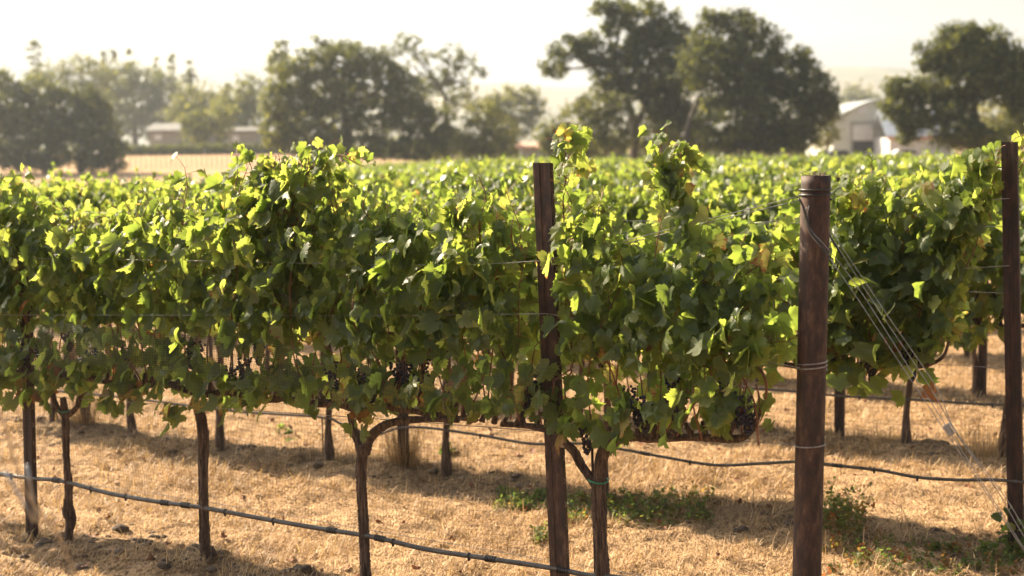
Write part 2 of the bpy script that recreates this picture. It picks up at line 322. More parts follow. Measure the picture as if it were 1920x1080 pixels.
def put_leaves(mb, pos, nor, tip, size, tint, lod, mat=0):
    if POSTCLR is not None:
        u = pos @ EX - POSTCLR[0]; of = (pos - row_o(POSTCLR[3])) @ NX; z = pos[:, 2]
        u = u - POSTCLR[1] * (z - 1.7)
        k = ~((np.abs(u) < .11) & (of < .05) & (z > 1.27) & (rng.random(len(pos)) < .93)); k &= ~((np.abs(u - POSTCLR[2]) < .12) & (z > .7) & (of < .1)) 
        pos, nor, tip, size, tint = pos[k], nor[k], tip[k], size[k], tint[k]
        if not len(pos): return
    if lod < 3: nor = nor * np.where(rng.random(len(pos)) < .27, -1., 1.)[:, None]
    nor = nrmz(nor); tip = nrmz(tip - nor * (tip * nor).sum(-1, keepdims=True)); sid = np.cross(tip, nor)
    var = rng.integers(0, len(TM[lod]), len(pos))
    for k, (V, f3, f4, uv) in enumerate(TM[lod]):
        s = var == k; n = s.sum()
        if not n: continue
        B = np.stack([sid[s], tip[s], nor[s]], 1) * size[s][:, None, None]
        W = np.einsum('vk,nkj->nvj', V, B) + pos[s][:, None]; nv = len(V); o = (np.arange(n) * nv)[:, None, None]
        mb.add(W.reshape(-1, 3), (f3[None] + o).reshape(-1, 3) if len(f3) else None, (f4[None] + o).reshape(-1, 4) if len(f4) else None, mat, np.repeat(tint[s], nv), np.tile(uv, (n, 1)))
def leaf_orient(n, outw):
    # outw: (n,) sign of side along NX. returns normals, tips
    side = NX[None] * outw[:, None]
    nor = side * rng.uniform(.5, 1.2, n)[:, None] + UP * rng.normal(.35, .4, n)[:, None] + EX[None] * rng.normal(-.35, .75, n)[:, None]
    tip = -UP * rng.uniform(.5, 1.2, n)[:, None] + side * rng.uniform(0, .6, n)[:, None] + EX[None] * rng.normal(0, .5, n)[:, None]
    return nor, tip
def tints(n, zrel, low=.06):
    t = rng.beta(2.2, 2.6, n) * .72 + .12 * np.clip(zrel, 0, 1)
    y = rng.random(n) < .02 + .05 * (zrel < .3); t[y] = rng.uniform(.8, .92, y.sum())
    a = rng.random(n) < .35 * low * np.clip(.45 - zrel, 0, 1) ; t[a] = rng.uniform(.9, 1, a.sum())
    return t
def make_shoot(fol, cane, path, lod, r0=.0042, side_bias=None, dens=1.0, lsize=(.055, .11), zb=.9, zt=2.05):
    """leaves at the nodes of one shoot path"""
    P = spline(path, .052 / dens) if len(path) > 2 else np.asarray(path)
    if POSTCLR is not None:
        of = (P - row_o(POSTCLR[3])) @ NX; near = (np.abs(P @ EX - POSTCLR[0] - POSTCLR[1] * (P[:, 2] - 1.7)) < .075) & (P[:, 2] > 1.2)
        P = P + NX * (np.maximum(0, .075 - of) * near)[:, None]
    if cane is not None: tube(cane, P[::2] if lod else P, np.linspace(r0, r0 * .4, len(P[::2] if lod else P)), 5 if lod == 0 else 3, mat=(1 if cane is fol else 0), cap=False)
    n = len(P); idx = np.arange(1, n); k = len(idx)
    if k < 1: return
    sgn = np.where(rng.random(k) < .5, -1., 1.) if side_bias is None else np.where(rng.random(k) < side_bias, -1., 1.)
    nor, tip = leaf_orient(k, sgn)
    pet = nrmz(NX[None] * sgn[:, None] * rng.uniform(.3, 1, k)[:, None] + EX[None] * rng.normal(0, .6, k)[:, None] + UP * rng.uniform(.0, .6, k)[:, None]) * rng.uniform(.04, .11, k)[:, None]
    kk = rng.random(k) < np.where(P[idx, 2] < 1.3, .45, 1.)
    idx, sgn, nor, tip, pet = idx[kk], sgn[kk], nor[kk], tip[kk], pet[kk]; k = len(idx)
    if not k: return
    pos = P[idx] + pet; fr = idx / n; size = rng.uniform(*lsize, k) * (1 - .5 * np.clip((fr - .75) / .25, 0, 1))* rng.uniform(.75, 1.1, k)
    zr = (pos[:, 2] - zb) / (zt - zb)
    put_leaves(fol, pos, nor, tip, size / .95, tints(k, zr), lod)
    if cane is not None and lod == 0:
        for a, b in zip(P[idx], pos): tube(cane, [a, (a + b) / 2 + UP * .008, b], .0013, 3, cap=False)
# ---------------------------------------------------------------- grape cluster mesh
def berry_cluster(seed, n=46):
    r = np.random.default_rng(seed); mb = MB()
    import bmesh
    bm = bmesh.new(); bmesh.ops.create_icosphere(bm, subdivisions=1, radius=1); bv = np.array([v.co[:] for v in bm.verts]); bf = np.array([[v.index for v in f.verts] for f in bm.faces]); bm.free()
    for i in range(n):
        t = (i + .5) / n; z = -t * .12; R = .026 * (1 - t) ** .6 * (1 + .2 * math.sin(t * 9)) + .002; a = i * 2.4 + r.normal(0, .3)
        mb.add(bv * r.uniform(.0075, .0092) + [R * math.cos(a), R * math.sin(a), z + r.normal(0, .003)], bf)
    tube(mb, [(0, 0, .05), (0, 0, .02), (0, 0, -.1)], .0025, 5, mat=1)
    return mb.mesh('grape_cluster', [M_GRAPE, M_CANE])
CLUS = [berry_cluster(s, n) for s, n in ((1, 52), (2, 44), (3, 38))]
def add_clusters(root, base, us, z0, offs, names=3):
    for u, zz, of in zip(us, z0, offs):
        c = bpy.data.objects.new('grape_cluster', random.choice(CLUS)); COL.objects.link(c); c.parent = root
        p = base + EX * u + NX * of + UP * zz; c.location = Vector(p) - root.location
        s = random.uniform(.85, 1.2); c.scale = (s, s, s); c.rotation_euler = (random.uniform(-.2, .2), random.uniform(-.2, .2), random.uniform(0, 6))
# ---------------------------------------------------------------- row 1 : unique vines
def interp_px(n, tab):
    """pixel outline on the row plane -> function z(u)"""
    P = np.array(row_pts(n, tab)); u = (P - row_o(n)) @ EX; o = np.argsort(u)
    return lambda q: np.interp(q, u[o], P[o, 2])
TOP1 = [(-300, 330), (0, 330), (60, 345), (110, 395), (200, 405), (260, 365), (340, 352), (400, 385), (450, 320), (500, 300), (560, 285), (620, 290), (650, 380), (720, 385), (800, 375), (870, 355), (940, 350), (970, 430), (1000, 450), (1060, 385), (1100, 390), (1160, 405), (1220, 455), (1300, 455), (1340, 510), (1400, 480), (1450, 500), (1475, 580), (1488, 660)]
BOT1 = [(-300, 735), (0, 735), (60, 725), (130, 740), (200, 730), (300, 745), (380, 780), (450, 750), (560, 740), (650, 790), (700, 780), (760, 755), (850, 770), (950, 765), (1010, 780), (1080, 800), (1150, 825), (1200, 805), (1300, 790), (1360, 760), (1420, 710), (1490, 670)]
top1 = interp_px(0, TOP1); bot1 = interp_px(0, BOT1)
def trunk_mesh(mb, paths, bark=.16):
    for pts, rad in paths:
        P = spline(pts, .012); r = .82 * np.interp(np.linspace(0, 1, len(P)), np.linspace(0, 1, len(rad)), rad)
        r = r * (1 + .09 * np.sin(np.arange(len(P)) * .22 + rng.uniform(0, 6)) * np.sin(np.arange(len(P)) * .09) + rng.normal(0, .015, len(P)))
        tube(mb, P, r, 18, bark=bark)
        # loose bark strips
        for k in range(int(len(P) / 1.6)):
            i0 = rng.integers(0, max(1, len(P) - 8)); L = rng.integers(5, 16); q = P[i0:i0 + L]
            if len(q) < 3: continue
            a = rng.uniform(0, 2 * np.pi); o = (NX * math.cos(a) + EX * math.sin(a)) * (r[i0] * 1.04)
            tube(mb, q + o + rng.normal(0, .0015, q.shape), np.linspace(.003, .0008, len(q)), 4, cap=False)
CZ = interp_px(0, [(940, 795), (1000, 800), (1040, 812), (1150, 828), (1180, 818), (1230, 822), (1300, 820), (1395, 818)])
G1 = 'grapevines of the front row'
def front_vine(label, u0, u1, tr_paths, n_cl, uc, nsh=None, extra=None, tie=None, bias=.62, cord=True, skipu=()):
    base = row_o(0); loc = base + EX * uc; root = thing('grapevine', label, 'grapevine', loc, G1)
    mb = MB(); trunk_mesh(mb, tr_paths)
    for u in np.arange(u0, u1, .058):
        if u > row_u(0, 1395, 818) or abs(u - row_u(0, 1090, 870)) < .09: continue
        c = base + EX * (u + rng.normal(0, .01)) + UP * (.96 if cord else float(CZ(u))); e = c + UP * rng.uniform(.03, .07) + EX * rng.normal(0, .02) + NX * rng.normal(0, .012)
        tube(mb, [c, (c + e) / 2 + NX * rng.normal(0, .005), e], [.015, .011, .008], 7, bark=.15)
    mb.obj('trunk', M_BARK, root)
    fol, can = MB(), MB()
    if cord:
        us = np.linspace(u0, u1, 8); P = [base + EX * u + NX * rng.normal(0, .012) + UP * (.96 + rng.normal(0, .012)) for u in us]
        c = MB(); Q = spline(P, .02); tube(c, Q, .017 + .004 * np.sin(np.arange(len(Q)) * .5), 10, bark=.12); c.obj('cordon', M_BARK, root)
    for u in np.arange(u0, u1, .058):
        u = u + rng.normal(0, .02); zt = float(top1(u)) - .03 + rng.normal(0, .06) - .12 * rng.random() ** 2; zb = .98
        if zt < zb + .15: continue
        n = max(3, int((zt - zb) / .18)); du = rng.normal(0, .05); dn = rng.normal(0, .06)
        path = [base + EX * (u + du * i / n + rng.normal(0, .025)) + NX * (dn * math.sin(i / n * 3) + rng.normal(0, .03)) + UP * (zb + (zt - zb) * i / n) for i in range(n + 1)]
        make_shoot(fol, can, path, 0, side_bias=bias, dens=1.35)
    for u in np.arange(u0 + .05, u1 - .05, .17):
        u = u + rng.normal(0, .04); zt = float(top1(u)); L = rng.uniform(-.04, .11); a = rng.normal(0, .25)
        if zt < 1.4: continue
        make_shoot(fol, can, [base + EX * (u + a * q * L * 2) + NX * rng.normal(0, .04) + UP * (zt - .25 + (L + .25) * q) for q in (0, .35, .7, 1)], 0, dens=1.3)
    # laterals: side leaves over both faces of the canopy, fewer in the fruit zone
    m_ = int((u1 - u0) * 560); u = rng.uniform(u0 - .05, u1 + .03, m_); zt = top1(u); zb = bot1(u) + .05 * np.sin(u * 11) + .04 * np.sin(u * 27 + 1); q = rng.random(m_); z = zb + (zt - zb) * q
    keep = (rng.random(m_) < np.where(z < 1.12, .95, np.where(z < 1.32, .3, 1.0))) & (zt > zb + .05) & (z < zt - .08); u, z = u[keep], z[keep]; m_ = len(u)
    sg = np.where(rng.random(m_) < bias, -1., 1.); of = sg * np.abs(rng.normal(.15, .05, m_)) * np.clip((top1(u) - z) / .3 + .25, .2, 1)
    pos = base + EX * u[:, None] + NX * of[:, None] + UP * z[:, None]; nor, tip = leaf_orient(m_, sg)
    put_leaves(fol, pos, nor, tip, rng.uniform(.065, .125, m_), tints(m_, (z - .9) / 1.1, .3), 0)
    if extra:
        for path, d in extra: make_shoot(fol, can, path, 0, r0=.0045, dens=d, side_bias=.6)
    fol.obj('foliage', M_LEAF, root); can.obj('shoots', M_CANE, root)
    n_cl = int(n_cl * .65); us = rng.uniform(u0 + .03, u1 - .05, n_cl); add_clusters(root, base, us, rng.uniform(1.1, 1.24, n_cl), -rng.uniform(-.1, .08, n_cl))
    if tie is not None:
        t_ = MB(); c = np.asarray(tie[0]); a = np.linspace(0, 2 * np.pi, 17); tube(t_, c + np.cos(a)[:, None] * EX * tie[1] + np.sin(a)[:, None] * NX * tie[1] + UP * (.004 * np.sin(a * 2))[:, None], .004, 5, cap=False); t_.obj('tie', M_TIE, root)
    return root
U = lambda x, y=900: row_u(0, x, y)
_o = float(row_o(0) @ EX); _ua, _ub = row_u(0, 1018, 305), row_u(0, 1050, 1075); _za, _zb = row_px(0, 1018, 305)[2], row_px(0, 1050, 1075)[2]
_sl = (_ua - _ub) / (_za - _zb); _um = _ub + _sl * (1.7 - _zb)
POSTCLR = (_um + _o, _sl, row_u(0, 1520, 600) - _um, 0)
p0 = lambda l: row_pts(0, l)
front_vine('leafy grapevine at the far left edge of the front row, cut by the photo edge', U(-260, 600), U(45, 600), [(p0([(-118, 985), (-120, 900), (-118, 800), (-120, 745)]), [.03, .024, .022, .02])], 6, U(-118, 985))
front_vine('grapevine with thin knobbly dark trunk just right of the leftmost steel post', U(45, 600), U(258, 600),
    [(p0([(128, 1024), (129, 1000), (133, 975), (128, 955), (129, 920), (125, 870), (123, 820), (122, 775), (118, 745)]), [.024, .028, .042, .026, .023, .021, .022, .027, .02]),
     (p0([(121, 780), (104, 758), (96, 735), (80, 722)]), [.018, .016, .016, .012]), (p0([(124, 782), (143, 765), (152, 740), (175, 728)]), [.02, .017, .016, .012])], 9, U(128, 1020), tie=(row_px(0, 120, 770), .03))
front_vine('grapevine with straight dark trunk and thin stake, third trunk from right in front row', U(258, 600), U(520, 600),
    [(p0([(386, 1062), (384, 1030), (384, 980), (382, 900), (381, 840), (379, 790), (372, 765)]), [.034, .03, .026, .025, .028, .036, .03]),
     (p0([(392, 1052), (400, 1040), (396, 1025)]), [.016, .02, .012])], 9, U(385, 1055), tie=(row_px(0, 383, 1056), .036))
bump = [(p0([(500 + 12 * i + random.uniform(-20, 20), 620 - random.uniform(0, 60)), (505 + 10 * i, 480), (500 + 11 * i + random.uniform(-15, 15), 380), (505 + 13 * i, 300 + random.uniform(-10, 15))]), 1.5) for i in range(9)]
bump += [(p0([(585, 380), (610, 310), (635, 290), (665, 305), (682, 312)]), 1.5), (p0([(500, 420), (480, 350), (470, 310), (462, 300)]), 1.2), (p0([(560, 350), (600, 290), (615, 274)]), 1.5)]
front_vine('grapevine on a reddish forked trunk under the tallest leafy mound of the front row', U(520, 600), U(880, 600),
    [(p0([(688, 1112), (685, 1060), (682, 1000), (680, 950), (677, 900), (678, 860), (684, 835)]), [.034, .03, .028, .027, .027, .032, .034]),
     (p0([(678, 850), (670, 822), (662, 800), (655, 775)]), [.03, .025, .022, .016]), (p0([(684, 850), (692, 825), (712, 803), (745, 790), (800, 786), (860, 788)]), [.03, .026, .024, .02, .017, .014])], 16, U(688, 1100), extra=bump)
shA = [(p0([(1035, 500), (1042, 430), (1040, 380), (1046, 335), (1062, 300), (1075, 270), (1082, 252)]), 1.3), (p0([(1048, 330), (1060, 290), (1052, 268), (1040, 258)]), 1.6), (p0([(1062, 300), (1085, 275), (1088, 260)]), .9),
       (p0([(1300, 560), (1296, 470), (1285, 400), (1270, 340), (1255, 290), (1250, 256)]), 1.9), (p0([(1285, 400), (1262, 350), (1245, 310), (1240, 280)]), 1.9), (p0([(1270, 360), (1280, 320), (1275, 280)]), 1.6),
       (p0([(1330, 600), (1380, 530), (1440, 490), (1460, 500)]), 1.3), (p0([(1350, 640), (1400, 580), (1450, 560), (1480, 570)]), 1.3), (p0([(1300, 760), (1350, 700), (1420, 650), (1475, 640)]), 1.2)]
vr = front_vine('large grapevine on a thick shaggy forked trunk at the right end of the front row', U(880, 600), U(1445, 600),
    [(p0([(1134, 1165), (1130, 1100), (1128, 1040), (1125, 980), (1122, 930), (1123, 895)]), [.04, .035, .034, .035, .042, .04]),
     (p0([(1124, 900), (1126, 870), (1133, 845), (1150, 828), (1180, 818), (1230, 822), (1300, 820), (1360, 822), (1395, 818), (1415, 795), (1425, 775)]), [.034, .034, .03, .027, .024, .021, .019, .019, .02, .016, .009]),
     (p0([(1120, 915), (1103, 890), (1090, 872), (1078, 848), (1062, 832), (1040, 812), (1000, 800), (940, 795)]), [.024, .024, .022, .021, .019, .018, .016, .014])], 14, U(1134, 1160), extra=shA * 2, tie=(row_px(0, 1122, 901), .044), cord=False)
c_ = MB(); tube(c_, spline(p0([(1418, 792), (1428, 770), (1436, 745), (1436, 715), (1425, 690), (1410, 660)]), .02), .0055, 6); tube(c_, spline(p0([(1424, 780), (1424, 750), (1418, 720)]), .02), .004, 6); c_.obj('bare_cane', M_CANE, vr)
for (x, y, of) in ((1403, 762, -.03), (1346, 752, -.05), (1195, 745, -.12), (1210, 760, -.1), (1100, 800, -.08)):
    c = bpy.data.objects.new('grape_cluster', CLUS[0]); COL.objects.link(c); c.parent = vr; c.location = Vector(row_px(0, x, y, of)) - vr.location
POSTCLR = None
# ---------------------------------------------------------------- shared vines for the rows behind
def vine_mesh(lod, seed, hw=.5, ztop=1.84, leaves=1.0, zl=1.0):
    """foliage + shoots of one vine, centred on its own base"""
    global rng
    old = rng; rng = np.random.default_rng(seed); fol, can = MB(), MB()
    sp = {1: .07, 2: .085, 3: .11}[lod]; dens = {1: 1.0, 2: .85, 3: .6}[lod]; big = {1: 1.05, 2: 1.2, 3: 1.65}[lod]
    for u in np.arange(-hw, hw, sp):
        zt = ztop + rng.normal(0, .08) + (rng.random() < .08) * .15; zb = .98; n = 5; dn = rng.normal(0, .07)
        path = [EX * (u + rng.normal(0, .03)) + NX * (dn * i / n + rng.normal(0, .03)) + UP * (zb + (zt - zb) * i / n) for i in range(n + 1)]
        make_shoot(fol, can if lod == 1 else None, path, lod, dens=dens, side_bias=.55, lsize=(.075 * big, .125 * big))
    m_ = int(2 * hw * {1: 360, 2: 220, 3: 100}[lod] * leaves); u = rng.uniform(-hw - .04, hw + .04, m_); z = .8 + (ztop - .8) * rng.random(m_) ** .85
    k = rng.random(m_) < np.where(z < 1.15, .6, 1); u, z = u[k], z[k]; m_ = len(u)
    sg = np.where(rng.random(m_) < .55, -1., 1.); of = sg * np.abs(rng.normal(.16, .06, m_)) * np.clip((ztop - z) / .3 + .3, .2, 1)
    nor, tip = leaf_orient(m_, sg); put_leaves(fol, EX * u[:, None] + NX * of[:, None] + UP * z[:, None], nor, tip, rng.uniform(.08, .13, m_) * big, tints(m_, (z - .9) / 1.1, .3), lod)
    tr = MB(); w1 = rng.normal(0, .03, 4)
    P = spline([(0, 0, -.05), EX * w1[0] + UP * .25, EX * (w1[1] + .01) + UP * .5, EX * w1[2] + UP * .78, EX * w1[3] + UP * .95], .03 if lod < 3 else .2)
    kn = .35 if lod == 1 else .2
    tube(tr, P, np.interp(np.linspace(0, 1, len(P)), [0, .15, .3, .45, .8, 1], [.026, .03 + kn * .02, .023, .021, .022, .026]), 10 if lod < 3 else 5, bark=.1 if lod < 3 else 0)
    tube(tr, spline([EX * -hw + UP * .97, EX * (-hw / 2) + UP * .95, EX * w1[3] + UP * .93, EX * hw / 2 + UP * .96, EX * hw + UP * .97], .05 if lod < 3 else .3), .016, 8 if lod < 3 else 4, bark=.1 if lod < 3 else 0)
    rng = old; return fol, can, tr
NEARV = []
for s in range(5):
    f, c, t = vine_mesh(1, 300 + s, .5, 1.76)
    NEARV.append((f.mesh('foliage', M_LEAF), c.mesh('shoots', M_CANE), t.mesh('trunk', M_BARK)))
def merged(lod, seed, hw=.5, zt=1.82):
    f, c, t = vine_mesh(lod, seed, hw, zt)
    for a in range(len(t.v)):
        pass
    k = f.n; f.v += t.v; f.t += t.t; f.uv += t.uv
    off = k
    # re-index the trunk faces behind the foliage
    for q in (3, 4):
        for fa, fm in zip(t.f[q], t.fm[q]): f.f[q].append(fa + off); f.fm[q].append(np.full(len(fa), 1))
    f.n += t.n
    return f
MIDV = [merged(2, 400 + s).mesh('grapevine', [M_LEAF_FAR, M_BARK]) for s in range(5)]
FARM_ = [merged(3, 500 + s, .5) for s in range(4)]
FARV = [f.mesh('grapevine', [M_LEAF_FAR, M_BARK]) for f in FARM_]
ORD = ['first', 'second', 'third', 'fourth', 'fifth', 'sixth', 'seventh', 'eighth', 'ninth', 'tenth', 'eleventh', 'twelfth', 'thirteenth', 'fourteenth', 'fifteenth', 'sixteenth', 'seventeenth', 'eighteenth', 'nineteenth', 'twentieth']
ORD += ['twenty-' + a for a in ORD[:9]] + ['thirtieth'] + ['thirty-' + a for a in ORD[:9]]
def ordn(k): return ORD[k]
def gz(P): return float(terrain(P[0], P[1]))
# row ends: the headland runs through the end posts of rows 1 and 2
UE0 = row_u(0, 1512, 1250); UE1 = row_u(1, 1905, 1045)
def row_end(n): return UE0 + (UE1 - UE0) * n
def field_limit(x, y):
    a = x / y
    return (112 - 46 * float(sst(-.165, -.19, a))) - 14 * float(sst(.02, .08, a)) - 14 * float(sst(.2, .26, a))
SP = .98
row2_px = [(-40, 790), (100, 800), (252, 825), (412, 842), (620, 888), (840, 918), (1130, 952), (1518, 998)]
slots = []
for n in range(1, 44):
    if n == 1: us = [row_u(1, x, y) for x, y in row2_px]
    elif n == 2:
        ua = row_u(2, 1700, 860); ub = row_u(2, 1375, 833); us = [ua + (ub - ua) * .5 * k for k in range(-4, 26)]; print('row3 spacing', (ub - ua) / 2)
    else:
        ph = rng.uniform(0, SP); us = [row_end(n) - 1.0 - ph * .0 - k * SP for k in range(-1, 160)]
    for u in us:
        P = row_o(n) + EX * u
        if n > 1: P = P + NX * rng.normal(0, .02)
        if P[1] < 3 or P[1] > field_limit(P[0], P[1]) or abs(P[0] / P[1]) > .375 + .6 / P[1]: continue
        if n >= 3 and u > row_end(n) - .8: continue
        slots.append((P[1] + n * .2, n, u, P))
slots.sort(key=lambda s: s[0])
ind, rest = slots[:290], slots[290:]
byrow = {}
for s in ind: byrow.setdefault(s[1], []).append(s)
for n, L in sorted(byrow.items()):
    L.sort(key=lambda s: -s[2])
    for k, (d, _, u, P) in enumerate(L):
        lab = (f'leafy green' if n <= 5 else 'blurred leafy') + f' grapevine in the {ordn(n)} row back, {ordn(k)} in view from its right-hand end'
        grp = f'grapevines of the {ordn(n)} row back'
        z = gz(P); s = random.uniform(.96, 1.05) - (.06 if P[0] / P[1] < -.15 and P[1] > 20 else 0)
        if n == 1 and k == 0: s = 1.0
        if n <= 2:
            fm, cm, tm = random.choice(NEARV); r = thing('grapevine', lab, 'grapevine', P + UP * z, grp)
            for nm, me in (('foliage', fm), ('shoots', cm), ('trunk', tm)):
                o = bpy.data.objects.new(nm, me); COL.objects.link(o); o.parent = r
                if nm != 'trunk': o.scale = (1.38 if n == 1 and k < 2 else 1, 1.38 if n == 1 and k < 2 else 1, s)
            r.rotation_euler.z = math.pi if random.random() < .0 else random.uniform(-.05, .05)
            add_clusters(r, P, rng.uniform(-.45, .45, 6), rng.uniform(1.05, 1.18, 6), -rng.uniform(.0, .12, 6))
            for ch in r.children:
                if ch.name.startswith('grape'): pass
        else:
            o = bpy.data.objects.new('grapevine', random.choice(MIDV if P[1] < 26 else FARV)); COL.objects.link(o); tag(o, lab, 'grapevine', grp)
            o.location = P + UP * z; o.scale = (1, 1, s); o.rotation_euler.z = random.uniform(-.06, .06) + (math.pi if random.random() < .4 and n > 2 else 0)
# the far part of the field as one mass
fm_ = MB()
for d, n, u, P in rest:
    src = random.choice(FARM_); z = gz(P); s = random.uniform(.92, 1.05); off = fm_.n
    # keep about 55% of the leaves, enlarged look at this distance
    V = np.concatenate(src.v) * [1, 1, s] + P + UP * z
    fm_.v.append(V); fm_.t.append(np.concatenate(src.t)); fm_.uv.append(np.concatenate(src.uv))
    for q in (3, 4):
        if src.f[q]: fm_.f[q].append(np.concatenate(src.f[q]) + off); fm_.fm[q].append(np.concatenate(src.fm[q]))
    fm_.n += len(V)
tag(fm_.obj('distant_vines', [M_LEAF_FAR, M_BARK]), 'mass of sunlit vine tops filling the far field up to the trees', 'vineyard', kind='stuff')
print('slots', len(slots), 'rest', len(rest), 'verts', fm_.n)
# row 2: foliage running out to its end post
def end_growth():
    global POSTCLR
    POSTCLR = (row_u(1, 1898, 600) + float(row_o(1) @ EX), 0., 50., 1)
    r = thing('grapevine', 'upright leafy vine shoots tapering towards the right edge post behind', 'grapevine', row_px(1, 1600, 1005), 'grapevines of the second row back')
    fol, can = MB(), MB(); pp = lambda l: row_pts(1, l)
    top = interp_px(1, [(1500, 380), (1560, 350), (1640, 330), (1700, 345), (1760, 330), (1800, 300), (1850, 285), (1880, 275)]); bot = interp_px(1, [(1500, 700), (1600, 690), (1700, 690), (1750, 670), (1780, 620), (1810, 520), (1830, 440), (1880, 380)])
    u0, u1 = row_u(1, 1545, 500), row_u(1, 1880, 400); b = row_o(1)
    for u in np.arange(u0, u1, .055):
        zb, zt = float(bot(u)), float(top(u)) + rng.normal(0, .04); n = 5; zb = max(zb, .98)
        path = [b + EX * (u + .06 * (i / n) + rng.normal(0, .02)) + NX * rng.normal(0, .05) + UP * (zb + (zt - zb) * i / n) for i in range(n + 1)]; make_shoot(fol, can, path, 0, dens=1.1, side_bias=.65)
    m_ = 620; u = rng.uniform(u0, u1, m_); z = bot(u) + (top(u) - bot(u)) * rng.random(m_); sg = np.where(rng.random(m_) < .65, -1., 1.)
    of = sg * np.abs(rng.normal(.14, .05, m_)); nor, tip = leaf_orient(m_, sg); put_leaves(fol, b + EX * u[:, None] + NX * of[:, None] + UP * z[:, None], nor, tip, rng.uniform(.07, .125, m_), tints(m_, (z - .9) / 1.1, .4), 0)
    for l in ([(1850, 360), (1870, 300), (1895, 262), (1925, 250)], [(1900, 340), (1915, 300), (1930, 270)], [(1830, 420), (1850, 350), (1865, 310)]): make_shoot(fol, can, pp(l), 0, dens=1.6)
    fol.obj('foliage', M_LEAF, r); can.obj('shoots', M_CANE, r)
    c = MB(); tube(c, spline(pp([(1500, 692), (1580, 686), (1660, 684), (1720, 688), (1765, 672), (1780, 640)]), .02), np.linspace(.02, .008, len(spline(pp([(1500, 692), (1580, 686), (1660, 684), (1720, 688), (1765, 672), (1780, 640)]), .02))), 10, bark=.12); c.obj('cordon', M_BARK, r)
    for x, y in ((1640, 640), (1702, 655), (1635, 680), (1712, 672), (1750, 620), (1560, 650), (1590, 660), (1730, 640)):
        g = bpy.data.objects.new('grape_cluster', CLUS[0]); COL.objects.link(g); g.parent = r; g.location = Vector(row_px(1, x, y, -.1)) - r.location
end_growth(); POSTCLR = None
# ---------------------------------------------------------------- posts
def lean_post(n, top, bot):
    a = row_px(n, *top); b = row_px(n, *bot); d = (b - a) / (b - a)[2] * 1.0
    zg = float(ground_z(a[0], a[1])) - .02
    base = a + (b - a) * ((a[2] - zg) / (a[2] - b[2])); return base, a
def channel_post(name, base, top, label, group, w_=.082, detail=True, mat=None):
    mat = mat or M_RUST2
    o = thing(name, label, 'post', base, group); L = np.linalg.norm(top - base); ax = (top - base) / L
    mb = MB(); hw = w_ / 2; dp = .032; t_ = .0028
    # C section facing away from the camera: web towards -NX
    sec = [(-hw, 0), (-hw, dp), (-hw + .012, dp), (-hw + .012, dp - t_), (-hw + t_, dp - t_), (-hw + t_, t_), (-.012, t_), (-.009, t_ + .004), (.009, t_ + .004), (.012, t_), (hw - t_, t_), (hw - t_, dp - t_), (hw - .012, dp - t_), (hw - .012, dp), (hw, dp), (hw, 0), (.012, 0), (.009, .004), (-.009, .004), (-.012, 0)]
    S = np.array(sec); k = len(S)
    R = [p + EX * S[:, :1] + NX * (S[:, 1:] - dp / 2) for p in (base, top)]
    V = np.concatenate(R); mb.add(V, None, [(i, (i + 1) % k, k + (i + 1) % k, k + i) for i in range(k)])
    mb.add(R[1], None, [(0, 15, 16, 19), (0, 5, 4, 1), (1, 4, 3, 2), (10, 15, 14, 11), (11, 14, 13, 12), (0, 19, 6, 5), (16, 15, 10, 9), (19, 18, 7, 6), (18, 17, 8, 7), (17, 16, 9, 8)])
    mb.obj('channel', mat, o, smooth=False)
    if detail:
        h = MB()
        for z in np.arange(.16, L - .03, .105):
            for sx in (-1, 1):
                c = base + ax * z + EX * sx * (hw + .0025) + NX * -.005
                tube(h, [c + UP * .013 + EX * -sx * .003, c + UP * .011 + EX * sx * .004, c - UP * .004 + EX * sx * .004, c - UP * .009 + EX * -sx * .002], .0017, 4)
        h.obj('wire_hooks', M_WIRE_RUST, o)
    return o
M_WIRE_RUST = noise_mat('worn_steel_edge', [(.3, (.18, .1, .06)), (.7, (.5, .4, .3))], 30, 2, (1, 1, 1), .45, 0, metal=.4)
PG = 'steel line posts of the vine rows'
b_, t_ = lean_post(0, (1018, 305), (1050, 1075)); P1B, P1T = b_, t_
channel_post('line_post', b_, t_, 'rusty steel channel post rising above the leaves beside the shaggy forked vine trunk', PG, .084, mat=M_RUST)
b_, t_ = lean_post(0, (45, 430), (60, 1000)); channel_post('line_post', b_, t_, 'dark steel post with wire hooks under the leaves at the lower left, front row', PG, .068)
b_, t_ = lean_post(1, (1893, 266), (1906, 1040)); P2B, P2T = b_, t_
channel_post('line_post', b_, t_, 'dark rusty steel post at the right edge of the photo, end of the second row', PG, .08)
k = 0
for n, x, yt, yb in ((1, 160, 400, 806), (1, 757, 378, 893)):
    a = row_px(n, x, yb - 30); b0 = a.copy(); b0[2] = gz(a); tp = b0 + UP * (row_px(n, x, yt + 8)[2] - b0[2])
    channel_post('line_post', b0, tp, ('weathered steel post behind the left vines, dry grass tuft at its foot' if x < 300 else 'weathered steel post in the second row, tall dry grass wrapped round its foot'), PG, .075, detail=False)
midpost = [(2, 1575, 620), (3, 1842, 600), (4, 1745, 332), (3, 1283, 390), (5, 625, 378), (6, 360, 372), (4, 1100, 350), (6, 1500, 330)]
